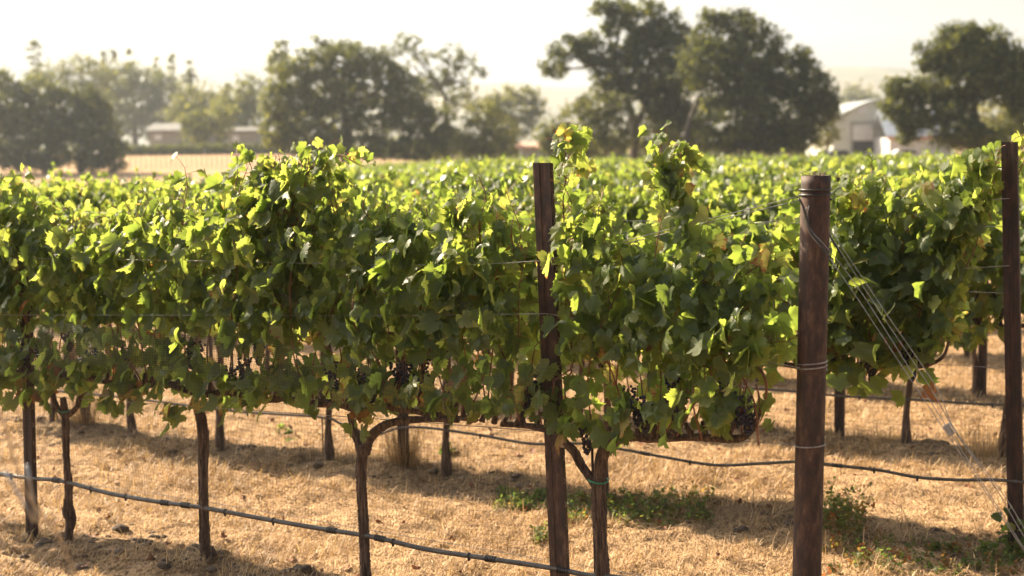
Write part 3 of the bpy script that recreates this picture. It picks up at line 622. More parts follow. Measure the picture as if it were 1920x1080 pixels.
for n, x, yt in midpost:
    a = row_px(n, x, yt if yt < 500 else 700); b0 = a.copy(); b0[2] = gz(a); tp = b0 + UP * ((a[2] - b0[2]) if yt < 500 else 1.95)
    where = {1575: 'slim post under the leaves right of the pipe end post', 1842: 'slim dark post standing in the gap beside the right edge post', 1745: 'dark post top among the blurred vines at the upper right', 1283: 'dark post hidden behind the tall leafy shoot', 625: 'small dark post top right of the tallest leafy mound', 360: 'small dark post top behind the left vines', 1100: 'post hidden in blurred vines right of the channel post', 1500: 'post among blurred vines behind the pipe end post'}[x]
    channel_post('line_post', b0, tp, where, PG, .07, detail=False)
# end post: a drill-pipe post
eb, et = lean_post(0, (1530, 329), (1513, 1075))
def end_post():
    o = thing('end_post', 'thick rusty brown pipe end post of the front row with wires wrapped round it', 'post', eb)
    mb = MB(); R = .0575; seg = 40; n = 60; a = np.arange(seg) * 2 * np.pi / seg; ax = (et - eb)
    V = [];
    for i in range(n): V.append(eb + ax * i / (n - 1) + (np.cos(a)[:, None] * EX + np.sin(a)[:, None] * NX) * (R + rng.normal(0, .00025, seg)[:, None]))
    V.append(et + (np.cos(a)[:, None] * EX + np.sin(a)[:, None] * NX) * (R - .006)); V.append(et - UP * .12 + (np.cos(a)[:, None] * EX + np.sin(a)[:, None] * NX) * (R - .006))
    V = np.concatenate(V); f = [(i * seg + k, i * seg + (k + 1) % seg, (i + 1) * seg + (k + 1) % seg, (i + 1) * seg + k) for i in range(n + 1) for k in range(seg)]
    mb.add(V, None, f); mb.obj('pipe', M_RUST, o)
    d = MB(); c = et - UP * .012; d.add(np.concatenate([[c], c + (np.cos(a)[:, None] * EX + np.sin(a)[:, None] * NX) * (R - .0065) + UP * rng.normal(0, .004, seg)[:, None]]), [(0, 1 + k, 1 + (k + 1) % seg) for k in range(seg)])
    for i in range(26):
        p = et - UP * .01 + EX * rng.uniform(-.045, .045) + NX * rng.uniform(-.045, .045); q = p + EX * rng.uniform(-.04, .04) + NX * rng.uniform(-.02, .02) + UP * rng.uniform(.005, .03); tube(d, [p, (p + q) / 2 + UP * .004, q], .0014, 4)
    d.obj('debris', M_CLOD, o)
    return o
EP = end_post()
def ring(mb, y, x=1512, r=.0615, tilt=0, rad=.0035, turns=1, dz=0):
    z = row_px(0, x, y)[2]; c = eb + (et - eb) * ((z - eb[2]) / (et[2] - eb[2])); a = np.linspace(0, 2 * np.pi * turns, int(28 * turns) + 1)
    tube(mb, c + np.cos(a)[:, None] * EX * r + np.sin(a)[:, None] * NX * r + UP * (tilt * np.cos(a) + dz * a / 6.28)[:, None], rad, 6)
    return c
def band(label, y, mat, rad, turns, dz, tilt):
    mb = MB(); ring(mb, y, 1515, .0575 + rad, tilt, rad, turns, dz)
    return tag(mb.obj('wire_loop', mat), label, 'wire', 'wire loops round the end post')
band('black sleeved wire wrapped twice near the top of the pipe end post', 372, M_SLEEVE, .0042, 2.1, .02, -.004)
band('grey wire wound twice round the middle of the pipe end post', 694, M_WIRE, .0028, 2.1, .018, .003)
band('single grey wire loop low on the pipe end post', 835, M_WIRE, .003, 1.05, .004, .004)
# ---------------------------------------------------------------- wires
def wire(name, pts, r, label, group='trellis wires', mat=None, cat='wire', step=.1):
    mb = MB(); tube(mb, spline(pts, step), r, 6); return tag(mb.obj(name, mat or M_WIRE), label, cat, group)
def rp(n, u, z, off=0.): P = row_o(n) + EX * u + NX * off + UP * z; return P
u_p1 = row_u(0, 1025, 487)
wire('trellis_wire', row_pts(0, [(1505, 366), (1300, 418), (1170, 452), (1032, 486)], -.06), .0017, 'upper of two taut wires sloping from the pipe post down into the leaves', )
wire('trellis_wire', row_pts(0, [(1505, 374), (1300, 424), (1170, 458), (1032, 490)], .06), .0017, 'lower of two taut wires sloping from the pipe post down into the leaves')
wire('trellis_wire', row_pts(0, [(1032, 488), (850, 497), (600, 494), (430, 490), (235, 487), (-200, 480)], -.15), .0017, 'silvery foliage wire crossing the front leaves at mid height')
wire('trellis_wire', row_pts(0, [(1500, 690), (1330, 655), (1195, 622), (1080, 598), (1025, 588)], -.07), .0016, 'wire sloping through the leaves from the pipe post middle to the channel post')
wire('trellis_wire', row_pts(0, [(1025, 588), (700, 592), (435, 591), (290, 591), (-200, 590)], -.16), .0016, 'lower foliage wire across the left half of the front row')
wire('trellis_wire', row_pts(0, [(1490, 834), (1385, 827), (1250, 823), (1060, 812), (700, 785), (300, 758), (-200, 725)], 0), .002, 'cordon wire carrying the gnarled arms of the front row vines')
wire('trellis_wire', row_pts(0, [(-200, 862), (0, 885), (380, 940), (700, 995), (1100, 1062), (1500, 1130)], .02), .0013, 'thin wire strung just above the near drip hose')
for n in range(1, 5):
    u1 = row_end(n); u0 = u1 - 16
    for z in (1.0, 1.4, 1.75):
        wire('trellis_wire', [rp(n, u0, z + gz(rp(n, u0, 0))), rp(n, (u0 + u1) / 2, z - .005), rp(n, u1, z)], .0016, f'trellis wire at {({1.0: "cordon", 1.4: "middle", 1.75: "top"})[z]} height in the {ordn(n)} row back', step=1)
wire('trellis_wire', row_pts(1, [(1893, 498), (1780, 505), (1553, 516), (1300, 540)], -.12), .0016, 'wire across the leaves between the pipe post and right edge post')
wire('trellis_wire', row_pts(1, [(1893, 372), (1640, 388), (1553, 402), (1400, 420)], -.1), .0016, 'high wire running from the right edge post behind the pipe post')
# guy wires with their gripple
def gpath(pts, off): return row_pts(0, pts, off)
GG = 'guy wires of the end post'
g1 = gpath([(1513, 388), (1508, 405), (1518, 438), (1545, 470), (1600, 548), (1700, 700), (1800, 850), (1905, 1010), (2180, 1440)], -.064)
g2 = gpath([(1517, 386), (1513, 406), (1523, 434), (1552, 466), (1612, 544), (1708, 695), (1812, 858), (1915, 1020), (2180, 1440)], -.068)
wire('guy_wire', g1, .0016, 'left strand of the near pair of guy wires slanting off the pipe post', GG, step=.03); wire('guy_wire', g2, .0016, 'right strand of the near pair of guy wires slanting off the pipe post', GG, step=.03)
g3 = gpath([(1552, 430), (1570, 462), (1650, 585), (1740, 720), (1795, 815), (1870, 920), (1935, 1030), (2195, 1440)], .07)
g4 = gpath([(1553, 424), (1578, 462), (1660, 585), (1755, 725), (1790, 805), (1880, 925), (1950, 1040), (2195, 1440)], .074)
wire('guy_wire', g3, .0016, 'left strand of the far pair of guy wires with the grey tensioner', GG, step=.03); wire('guy_wire', g4, .0016, 'right strand of the far pair of guy wires with the grey tensioner', GG, step=.03)
sv = MB(); tube(sv, spline(gpath([(1498, 372), (1505, 385), (1512, 408), (1522, 436), (1545, 468), (1555, 484)], -.069), .01), .0045, 6)
tag(sv.obj('wire_sleeve', M_SLEEVE), 'black plastic sleeve on the near guy wires where they hug the pipe post', 'sleeve')
sv = MB(); tube(sv, spline(gpath([(1549, 412), (1556, 440), (1566, 458), (1580, 482)], .072), .01), .0045, 6)
tag(sv.obj('wire_sleeve', M_SLEEVE), 'black sleeve on the far guy wires just right of the pipe post', 'sleeve')
gc = row_px(0, 1779, 806, .072); gd = nrmz(row_px(0, 1795, 828, .072) - row_px(0, 1763, 784, .072)); gs = np.cross(gd, NX)
tr = thing('wire_tensioner', 'small grey metal wire tensioner block on the far guy wires', 'tensioner', gc)
gm = MB(); box(gm, gc, (.048, .024, .016), [gd, gs, NX]); bo = gm.obj('body', noise_mat('cast_zinc', [(.3, (.2, .2, .19)), (.7, (.35, .34, .32))], 30, 2, (1, 1, 1), .5, .1, metal=.5), tr, smooth=False)
bv = bo.modifiers.new('bevel', 'BEVEL'); bv.width = .004; bv.segments = 2
gm = MB(); box(gm, gc - gd * .014 + gs * .0135, (.016, .006, .01), [gd, gs, NX]); gm.obj('release_tab', M_WIRE, tr, smooth=False)
# the blurred wire of a row in front, near the camera
P = [at(-40, 700, 2.6), at(10, 800, 2.65), at(45, 920, 2.7), at(100, 990, 2.8), at(135, 1060, 2.9), at(160, 1130, 3.0)]
wire('loose_wire', P, .003, 'out of focus grey wire hanging close to the camera at the lower left', 'loose wires close to the camera')
P = [at(130, 880, 2.8), at(165, 940, 2.8), at(185, 975, 2.8), at(195, 980, 2.8), at(188, 960, 2.8), at(176, 900, 2.8), at(172, 870, 2.8)]
wire('loose_wire', [p + np.array([-.13, 0, 0]) for p in P], .0035, 'short blurred hook of grey wire in front of the leftmost steel post', 'loose wires close to the camera')
# ---------------------------------------------------------------- drip hoses
def hose(n, px, label, r=.0085, em=(), cp=(), off=-.01, step=.04):
    P = row_pts(n, px, off); o = thing('drip_hose', label, 'hose', P[0], 'drip irrigation hoses'); Q = spline(P, step); mb = MB(); tube(mb, Q, r, 12); mb.obj('tube', M_HOSE, o)
    def near(x): 
        k = min(range(len(Q)), key=lambda i: abs(proj(Q[i])[0] - x)); k = min(max(k, 1), len(Q) - 2); return Q[k], nrmz(Q[k + 1] - Q[k - 1])
    for x in em:
        c, d = near(x); e = MB(); tube(e, [c - UP * r * .5, c - UP * (r + .009)], .007, 8); tube(e, [c - UP * (r + .008), c - UP * (r + .014)], .0035, 8); tube(e, [c - d * .006 + UP * .001, c + d * .006 + UP * .001], r * 1.18, 12); e.obj('emitter', M_SLEEVE, o)
    for x in cp:
        c, d = near(x); e = MB()
        for k in (-2.4, -1.2, 0, 1.2, 2.4): tube(e, [c + d * (k * .01 - .0035), c + d * (k * .01 + .0035)], r * 1.35, 12)
        tube(e, [c - d * .03, c + d * .03], r * 1.15, 12); e.obj('coupling', M_SLEEVE, o)
hose(0, [(-250, 858), (-100, 878), (0, 889), (60, 897), (115, 902), (200, 924), (290, 940), (380, 952), (500, 974), (600, 991), (700, 1007), (800, 1030), (920, 1048), (1040, 1066), (1100, 1078), (1180, 1086), (1400, 1125), (1700, 1180)], 'long grey drip hose slanting across the foreground below the front row', em=(22, 172, 238, 425, 508, 735, 876), cp=(110, 314, 350, 617, 712, 917, 1052), r=.0118)
hose(1, [(-60, 720), (200, 742), (430, 770), (600, 782), (640, 795), (700, 815), (745, 803), (800, 802), (900, 816), (980, 830), (1030, 833), (1100, 832), (1180, 845), (1250, 858), (1340, 872), (1430, 869), (1500, 866), (1570, 873), (1650, 882), (1720, 895), (1800, 900), (1870, 900), (1960, 908)], 'black drip hose of the second row passing behind the pipe post', em=(900, 1290, 1720, 1640), cp=(1210, 1565), r=.009)
hose(2, [(1300, 722), (1480, 733), (1545, 740), (1640, 746), (1720, 750), (1830, 757), (1960, 762)], 'thin black drip hose of the third row at the right', em=(1608, 1862), r=.009)
# ---------------------------------------------------------------- stakes beside trunks
def stake(n, top, bot, label, r=.005):
    a, b = row_px(n, *top, -.0), row_px(n, *bot, -.0); b = b.copy(); mb = MB(); tube(mb, [b, (a + b) / 2, a], r, 6); tag(mb.obj('vine_stake', M_RUST2), label, 'stake', 'thin training stakes')
stake(0, (371, 780), (376, 1045), 'thin dark stake tied along the left of the straight dark trunk')
stake(0, (1110, 830), (1118, 1150), 'thin dark stake along the left of the thick shaggy trunk', .006)
stake(1, (246, 740), (247, 832), 'thin stake beside the crooked trunk behind the left gap'); stake(1, (405, 745), (407, 835), 'thin stake left of the second background trunk')
stake(1, (604, 780), (606, 882), 'thin stake at the background trunk left of the forked one'); stake(2, (98, 750), (99, 800), 'short thin stake at the far left behind the steel post')
# ---------------------------------------------------------------- bird nets
def net(n, px0, px1, z0, z1, off, label, cell=.018, ampl=.02, rad=.00035):
    u0, u1 = row_u(n, *px0), row_u(n, *px1); mb = MB(); b = row_o(n)
    f = lambda u, z: b + EX * (u + .006 * np.sin(z * 30 + u))[..., None] + NX * (off + ampl * np.sin(u * 3.1 + z * 5) + .4 * ampl * np.sin(u * 9 - z * 11))[..., None] + UP * (z + .015 * np.sin(u * 2.3) + .008 * np.sin(u * 7.1))[..., None]
    for z in np.arange(z0, z1, cell):
        u = np.arange(u0, u1, .08); P = f(u, np.full(len(u), z)); tube(mb, P, rad, 3, cap=False)
    for u in np.arange(u0, u1, cell):
        z = np.arange(z0, z1, .08); P = f(np.full(len(z), u), z); tube(mb, P, rad, 3, cap=False)
    tag(mb.obj('bird_net', M_NET), label, 'net', 'bird nets on the vine rows')
net(0, (-100, 800), (1110, 850), .42, 1.28, -.27, 'fine black bird netting hung over the fruit zone and trunks of the front row')
M_NETB = noise_mat('bunched_net_plastic', [(.3, (.02, .02, .018)), (.7, (.05, .048, .04))], 20, 2, (1, 1, 1), .25, 0)
_mn = M_NET; M_NET = M_NETB
net(0, (150, 600), (640, 700), 1.1, 1.3, -.27, 'bunched shiny strip of bird netting draped across the leaves at the left', .011, .03, .0006)
M_NET = _mn
net(1, (1400, 850), (1893, 800), .55, 1.1, -.2, 'fine bird netting hung below the second row by the right edge post', .022)
# ---------------------------------------------------------------- ground plants and litter
def tuft(x, y, row, hgt, n, label, rad=.12, mat=None, name='dry_grass_tuft'):
    c = row_px(row, x, y); c[2] = float(ground_z(c[0], c[1])); mb = MB()
    for i in range(n):
        a = rng.uniform(0, 6.28); r = rad * rng.random() ** .7; p = c + np.array([math.cos(a) * r, math.sin(a) * r * .6, -.01]); L = hgt * rng.uniform(.4, 1); L *= rng.choice([.45, .7, 1., 1.15]); d = np.array([math.cos(a), math.sin(a), 0]) * rng.uniform(.05, .7) ** 1.5 * L
        q = p + d * .4 + UP * L * .6; e = p + d + UP * L * rng.uniform(.8, 1); s = np.array([rng.normal(), rng.normal(), 0]); s = s / np.linalg.norm(s) * .0014
        mb.add([p - s, p + s, q + s, q - s, e], [(3, 2, 4)], [(0, 1, 2, 3)], tint=rng.uniform(.1, .9))
    tag(mb.obj(name, mat or M_STRAW, smooth=False), label, 'grass tuft', 'dry grass tufts'); return c
tuft(757, 895, 1, .4, 380, 'tall tuft of dry blond grass round the post between the two middle trunks', .10)
tuft(160, 815, 1, .34, 240, 'dry grass tuft at the foot of the post at upper left of the ground', .11)
tuft(1850, 850, 2, .35, 300, 'wispy dry grass clump left of the right edge post', .2); tuft(1655, 455 + 410, 2, .16, 200, 'low dry grass clump at the foot of the trunk right of the pipe post', .25)
def herb(x0, x1, y0, y1, n, hgt, name, label, tl=(0, .7), kind=None, cat='weeds', lw=.014, group=None):
    mb = MB()
    for i in range(n):
        x, y = rng.uniform(x0, x1), rng.uniform(y0, y1); d = ray(x, y); t = -H / d[2]; p = d * t + np.array([0, 0, H]); p[2] = float(ground_z(p[0], p[1]))
        L = hgt * rng.uniform(.4, 1); k = 9; lean = np.array([rng.normal(0, .35), rng.normal(0, .35), 1.]) ; tt = rng.uniform(*tl)
        q = p + lean * L; tube(mb, [p, (p + q) / 2, q], .0013, 3, cap=False, tint=tt)
        f = rng.random(k); pos = p + (q - p) * f[:, None] + rng.normal(0, .012, (k, 3)); put_leaves(mb, pos, rng.normal(0, .5, (k, 3)) + UP, rng.normal(0, 1, (k, 3)) + UP * .4, rng.uniform(.7, 1.5, k) * lw * 1.4, np.clip(tt + rng.normal(0, .1, k), 0, 1), 2)
    return tag(mb.obj(name, M_WEED), label, cat, group, kind)
herb(930, 1030, 935, 962, 90, .07, 'green_weeds', 'green weeds spreading on the ground left of and behind the channel post', kind='stuff')
herb(1060, 1340, 940, 990, 230, .10, 'green_weeds', 'band of green weeds on the ground between the shaggy trunk and pipe post', (.2, .85), kind='stuff')
herb(1000, 1040, 1000, 1020, 25, .06, 'green_weeds', 'small pale green weeds beside the foot of the channel post', (.5, .7), kind='stuff')
herb(1540, 1620, 965, 1030, 90, .2, 'weed_bush', 'wiry green and reddish weed bush right of the pipe post foot', (.3, .9))
herb(1540, 1920, 1030, 1080, 150, .07, 'ground_weeds', 'low greenish and rusty weeds at the lower right corner', (.2, .93), kind='stuff')
herb(1896, 1918, 1036, 1046, 6, .3, 'leafy_sucker', 'small green leafy shoot by the base of the right edge post', (.3, .6), lw=.04)
herb(835, 850, 845, 862, 6, .06, 'leafy_sucker', 'tiny green sprout on the left side of a crooked background trunk', (.3, .6), lw=.03)
herb(520, 545, 800, 830, 0 + 4, .05, 'leafy_sucker', 'tiny green sprout on the ground behind the left vines', (.3, .6), lw=.03)
def litter():
    mb = MB(); n = 520; yy = np.sqrt(rng.uniform(25, 150, n)); xx = rng.uniform(-.38, .38, n) * yy; pos = np.stack([xx, yy, ground_z(xx, yy) + .012], -1)
    put_leaves(mb, pos, rng.normal(0, .4, (n, 3)) + UP, rng.normal(0, 1, (n, 3)), rng.uniform(.02, .055, n), np.ones(n), 1)
    tag(mb.obj('fallen_leaves', M_DEADLEAF), 'scattered small rusty red dead leaves on the straw ground', 'fallen leaves', kind='stuff')
    mb = MB(); import bmesh
    bm = bmesh.new(); bmesh.ops.create_icosphere(bm, subdivisions=2, radius=1); bv = np.array([v.co[:] for v in bm.verts]); bf = np.array([[v.index for v in f.verts] for f in bm.faces]); bm.free()
    for i in range(900):
        u = rng.uniform(-6, 3.5); r = rng.choice([0, 0, 0, 1, 2]); P = row_o(r) + EX * u + NX * rng.normal(-.05, .2); P[2] = float(ground_z(P[0], P[1])); s = min(rng.gamma(2, .006) + .005, .035)
        mb.add(bv * (1 + .25 * np.sin(bv[:, [1, 2, 0]] * 3 + i)) * [s * 1.3, s, s * .7] + P, bf)
    tag(mb.obj('soil_clods', M_CLOD), 'dark soil clods and crumbs strewn along the strips under the rows', 'soil', kind='stuff')
litter()
# ---------------------------------------------------------------- background trees
def tree(name, label, D, lobes, trunks, mat, dens=1.0, leaf=.34, group='trees beyond the vineyard', depth=.9, cat='tree', tbias=0, gap=.0, conifer=False):
    """lobes: (x, y, rx, ry) in photo pixels at distance D; real ellipsoids with their own depth"""
    s = D / FPX; base = at(trunks[0][0][0][0], 285, D); base[2] = gz(base) - .1; root = thing(name, label, cat, base, group)
    mb = MB(); cs = []
    for lb in lobes:
        x, y, rx, ry = lb[:4]; c = at(x, y, D); a, b, c3 = rx * s, ry * s, (rx + ry) * .5 * s * depth; cs.append((c, rx * s))
        c = c + np.array([0, rng.uniform(-.35, .35) * c3 if len(lobes) > 3 else 0, 0])
        n = int(dens * 26 * (a * b + b * c3 + a * c3) / leaf ** 2 * .12) + 20
        dr = nrmz(rng.normal(0, 1, (n, 3))); r = rng.uniform(.35, 1, n) ** .45
        bump = 1 + .24 * np.sin(dr[:, 0] * 5 + x) * np.sin(dr[:, 2] * 6 + y) + .12 * np.sin(dr[:, 1] * 9 + dr[:, 2] * 7 + x)
        P = c + dr * (r * bump)[:, None] * np.array([a, c3, b])
        g = np.sin(P[:, 0] * 2.1 / (leaf * 2.6) + y) * np.sin(P[:, 2] * 2.3 / (leaf * 2.6) + x) * np.sin(P[:, 1] * 1.9 / (leaf * 2.6)) ; P = P[g > -.25 + gap]; dr = dr[g > -.25 + gap]; n = len(P)
        # every point becomes a spray of small leaves
        k = 5; Q = np.repeat(P, k, 0) + rng.normal(0, leaf * .5, (n * k, 3)); nn = np.repeat(dr, k, 0) * 1.1 + rng.normal(0, .5, (n * k, 3)) + UP * .2
        tn = np.clip(np.repeat(rng.beta(2, 3, n), k) + rng.normal(0, .1, n * k) + tbias + rng.normal(0, .09), 0, 1)
        put_leaves(mb, Q, nn, rng.normal(0, 1, (n * k, 3)), rng.uniform(.5, 1.1, n * k) * leaf, tn, 3)
    mb.obj('crown', mat, root, smooth=False)
    tr = MB()
    for pts, r in trunks:
        P = [at(x, y, D) for x, y in pts]; P[0] = P[0].copy()
        Q = spline(P, .3); tube(tr, Q, np.linspace(r, r * .35, len(Q)), 8, bark=.08)
    t0 = at(*trunks[0][0][-1], D)
    for c, rr in cs[:9]:
        Q = spline([t0, (t0 + c) / 2 + np.array([0, 0, -.3 * rr]), c], .4); tube(tr, Q, np.linspace(trunks[0][1] * .4, trunks[0][1] * .1, len(Q)), 6)
    tr.obj('trunk', M_OBARK, root); return root
def cone_tree(label, x, yt, yb, wpx, D, mat, group='conifers in the hazy grove'):
    s = D / FPX; base = at(x, yb, D); base[2] = gz(base) - .2; top = at(x, yt, D); hgt = top[2] - base[2]; r = thing('conifer_tree', label, 'tree', base, group); mb = MB(); tr = MB()
    tube(tr, [base, (base + top) / 2, top], [.3, .2, .04], 6); tr.obj('trunk', M_OBARK, r)
    for i in range(46):
        f = rng.uniform(.25, 1) ; c = base + UP * hgt * f; L = wpx * s * .5 * (1.12 - f) ** .8 * rng.uniform(.7, 1.25); a = rng.uniform(0, 6.28); d = np.array([math.cos(a), math.sin(a), -.12])
        m_ = int(14 + L * 10); q = rng.random(m_); P = c + d * (q * L)[:, None] + rng.normal(0, .14, (m_, 3)); put_leaves(mb, P, rng.normal(0, .5, (m_, 3)) + UP, d + rng.normal(0, .4, (m_, 3)), rng.uniform(.3, .6, m_), rng.beta(2, 3, m_), 3)
    mb.obj('crown', mat, r, smooth=False)
# A left dark oak
tree('oak_tree', 'dark dense oak filling the left edge, foliage almost to the ground', 135, [(20, 195, 52, 44), (72, 178, 46, 36), (118, 196, 44, 36), (160, 186, 30, 24), (186, 205, 24, 26), (45, 238, 48, 36), (100, 240, 44, 34), (150, 236, 44, 34), (196, 248, 30, 30), (215, 275, 26, 26), (70, 275, 44, 28), (130, 278, 42, 28), (178, 282, 34, 26), (5, 150, 24, 22), (-10, 240, 44, 50), (0, 290, 44, 22), (85, 304, 40, 16), (170, 304, 40, 16), (215, 304, 24, 16), (40, 305, 40, 14)], [([(90, 330), (92, 270), (100, 230)], .5), ([(150, 325), (160, 270)], .3)], M_OAK, dens=1.35, tbias=.0, gap=-.05)
# hazy grove
tree('broadleaf_tree', 'hazy open-crowned tree above the dark left oak, second tree from the left', 240, [(150, 125, 36, 22), (185, 140, 34, 24), (130, 150, 24, 20), (90, 140, 30, 22), (165, 170, 45, 28)], [([(160, 290), (160, 200), (155, 160)], .5)], M_OAK, dens=.7, leaf=.6, gap=.12, tbias=.15)
tree('broadleaf_tree', 'broad hazy green tree mass behind the left oak, below the conifer tips', 260, [(225, 150, 40, 34), (270, 150, 42, 30), (250, 200, 60, 50), (305, 175, 40, 40), (300, 230, 50, 40), (215, 215, 40, 60)], [([(255, 290), (255, 220)], .6)], M_BUSH, dens=.8, leaf=.65, tbias=-.25)
tree('broadleaf_tree', 'rounded hazy tree above the pale house roof at the left', 215, [(360, 195, 45, 40), (345, 215, 38, 42), (395, 215, 42, 45), (370, 245, 50, 35)], [([(372, 290), (370, 230)], .4)], M_BUSH, dens=.8, leaf=.55, tbias=-.1)
tree('broadleaf_tree', 'low hazy bushy tree growing in front between the pale houses', 186, [(372, 248, 24, 24), (365, 225, 30, 26), (412, 240, 18, 30), (420, 215, 26, 26), (352, 232, 14, 14)], [([(372, 285), (372, 250)], .25)], M_OAK, dens=.9, leaf=.5, tbias=.1)
tree('broadleaf_tree', 'hazy low tree between the pale houses and the central oak', 205, [(440, 190, 38, 36), (470, 175, 28, 34), (425, 220, 40, 40), (465, 225, 40, 45)], [([(455, 290), (455, 230)], .4)], M_BUSH, dens=.8, leaf=.55, tbias=-.1)
for lab, x, yt, wp in (('tall hazy conifer tip highest above the left oak', 73, 75, 60), ('narrow conifer tip left of the grove top', 203, 88, 26), ('second narrow conifer tip beside its taller twin', 219, 92, 24), ('slim conifer tip alone above the grove', 249, 90, 30), ('bushy conifer top in the middle of the grove', 300, 102, 36), ('slender pointed conifer right of the grove top', 327, 100, 34), ('pointed conifer with spreading branches at the grove right end', 360, 115, 62), ('tiny conifer tip in the sky dip by the central oak', 431, 155, 26)):
    cone_tree(lab, x, yt, 280, wp * 1.5, 270, M_OAK)
# C central oak
tree('oak_tree', 'huge rounded oak left of centre, yellowish on its left flank', 125, [(545, 150, 44, 36), (590, 122, 44, 32), (645, 112, 46, 30), (700, 122, 44, 32), (735, 150, 40, 34), (600, 168, 50, 40), (665, 168, 50, 42), (520, 195, 34, 36), (560, 215, 50, 40), (630, 225, 50, 40), (700, 220, 52, 44), (765, 215, 48, 40), (810, 230, 40, 36), (835, 262, 34, 26), (520, 245, 34, 34), (570, 265, 60, 28), (680, 275, 80, 25), (790, 275, 65, 24), (760, 180, 45, 40)], [([(650, 305), (650, 240), (640, 190)], .6), ([(760, 300), (770, 250)], .35)], M_OAK, dens=1.3, tbias=.1, gap=-.02)
tree('broadleaf_tree', 'thin dark crown tip rising from the left shoulder of the huge oak', 133, [(527, 92, 15, 17), (522, 115, 20, 20), (535, 130, 20, 20)], [([(527, 290), (527, 180), (526, 110)], .25)], M_OAK, dens=.8, gap=.1)
tree('broadleaf_tree', 'dark tuft of branches topping the central huge oak', 128, [(602, 75, 16, 9), (618, 88, 22, 14), (650, 92, 30, 16)], [([(625, 290), (625, 180), (620, 100)], .25)], M_OAK, dens=.8, gap=.1)
tree('oak_tree', 'open airy oak with sky holes, behind the right side of the huge oak', 165, [(765, 80, 26, 18), (740, 92, 24, 14), (795, 108, 26, 16), (845, 100, 26, 20), (870, 118, 26, 18), (845, 135, 28, 18), (895, 135, 18, 9), (820, 150, 30, 20), (790, 165, 30, 25), (850, 170, 40, 24), (870, 195, 40, 24)], [([(840, 290), (838, 210), (828, 160)], .4), ([(828, 170), (790, 120), (768, 90)], .15)], M_OAK, dens=.62, gap=.18, leaf=.4)
# E mid trees
tree('broadleaf_tree', 'rounded hazy tree in the gap left of the channel post', 210, [(955, 182, 26, 20), (990, 180, 22, 16), (930, 195, 26, 20), (970, 210, 48, 26), (1005, 205, 22, 18), (960, 240, 55, 30)], [([(965, 290), (965, 230)], .35)], M_OAK, dens=.8, leaf=.5, tbias=.15)
tree('young_tree', 'sunlit yellow-green small tree at the foot of the airy oak', 121, [(905, 212, 32, 25), (895, 245, 42, 32), (935, 250, 35, 35), (915, 275, 55, 20), (870, 270, 30, 22)], [([(905, 300), (907, 240)], .16)], M_BUSH, dens=.9, leaf=.3)
# F big right oaks
tree('oak_tree', 'tall open oak right of centre with a drooping left arm and sky showing through', 108, [(1040, 128, 26, 18), (1050, 100, 24, 18), (1075, 82, 26, 16), (1095, 95, 26, 18), (1135, 15, 30, 14), (1165, 22, 34, 22), (1205, 18, 38, 18), (1245, 38, 34, 18), (1265, 62, 32, 16), (1150, 55, 26, 14), (1195, 55, 36, 16), (1120, 118, 34, 26), (1165, 100, 42, 26), (1215, 95, 46, 32), (1270, 105, 50, 38), (1180, 135, 44, 20), (1250, 145, 60, 34), (1290, 190, 55, 50), (1235, 185, 40, 34), (1265, 235, 48, 40), (1150, 150, 40, 18), (1110, 75, 26, 14), (1215, 70, 44, 20), (1288, 80, 32, 30), (1300, 120, 44, 44), (1205, 165, 50, 24), (1245, 215, 50, 36), (1285, 250, 42, 34), (1150, 175, 36, 20)], [([(1190, 300), (1190, 240), (1180, 200), (1165, 160), (1150, 110)], .42), ([(1192, 235), (1215, 190), (1235, 150), (1245, 90)], .3), ([(1170, 165), (1200, 100), (1190, 50)], .14), ([(1160, 130), (1110, 110), (1070, 100), (1045, 125)], .12)], M_OAK, dens=1.2, gap=.02, leaf=.32)
tree('oak_tree', 'massive dark oak with a domed crown, right of the tall open oak', 102, [(1335, 40, 32, 18), (1375, 35, 36, 16), (1415, 55, 36, 22), (1350, 75, 55, 30), (1420, 95, 60, 40), (1330, 120, 65, 45), (1395, 150, 75, 55), (1470, 140, 60, 45), (1505, 110, 22, 22), (1520, 170, 45, 50), (1460, 215, 75, 52), (1380, 220, 75, 55), (1530, 215, 36, 40), (1440, 262, 80, 24), (1360, 262, 70, 24), (1500, 260, 42, 22), (1555, 195, 20, 26)], [([(1400, 300), (1400, 230), (1395, 170)], .55), ([(1280, 295), (1290, 240), (1310, 180)], .3)], M_OAK, dens=1.35, leaf=.32, gap=-.03)
tree('shrub', 'sunlit olive green bush under the open oak, right of the channel post', 104, [(1080, 228, 44, 38), (1120, 205, 48, 34), (1150, 240, 44, 40), (1050, 265, 44, 24), (1120, 270, 70, 22), (1235, 262, 44, 30), (1160, 200, 30, 24), (1030, 255, 26, 26)], [([(1100, 300), (1100, 250)], .15)], M_BUSH, dens=.85, leaf=.3, tbias=-.15, cat='bush')
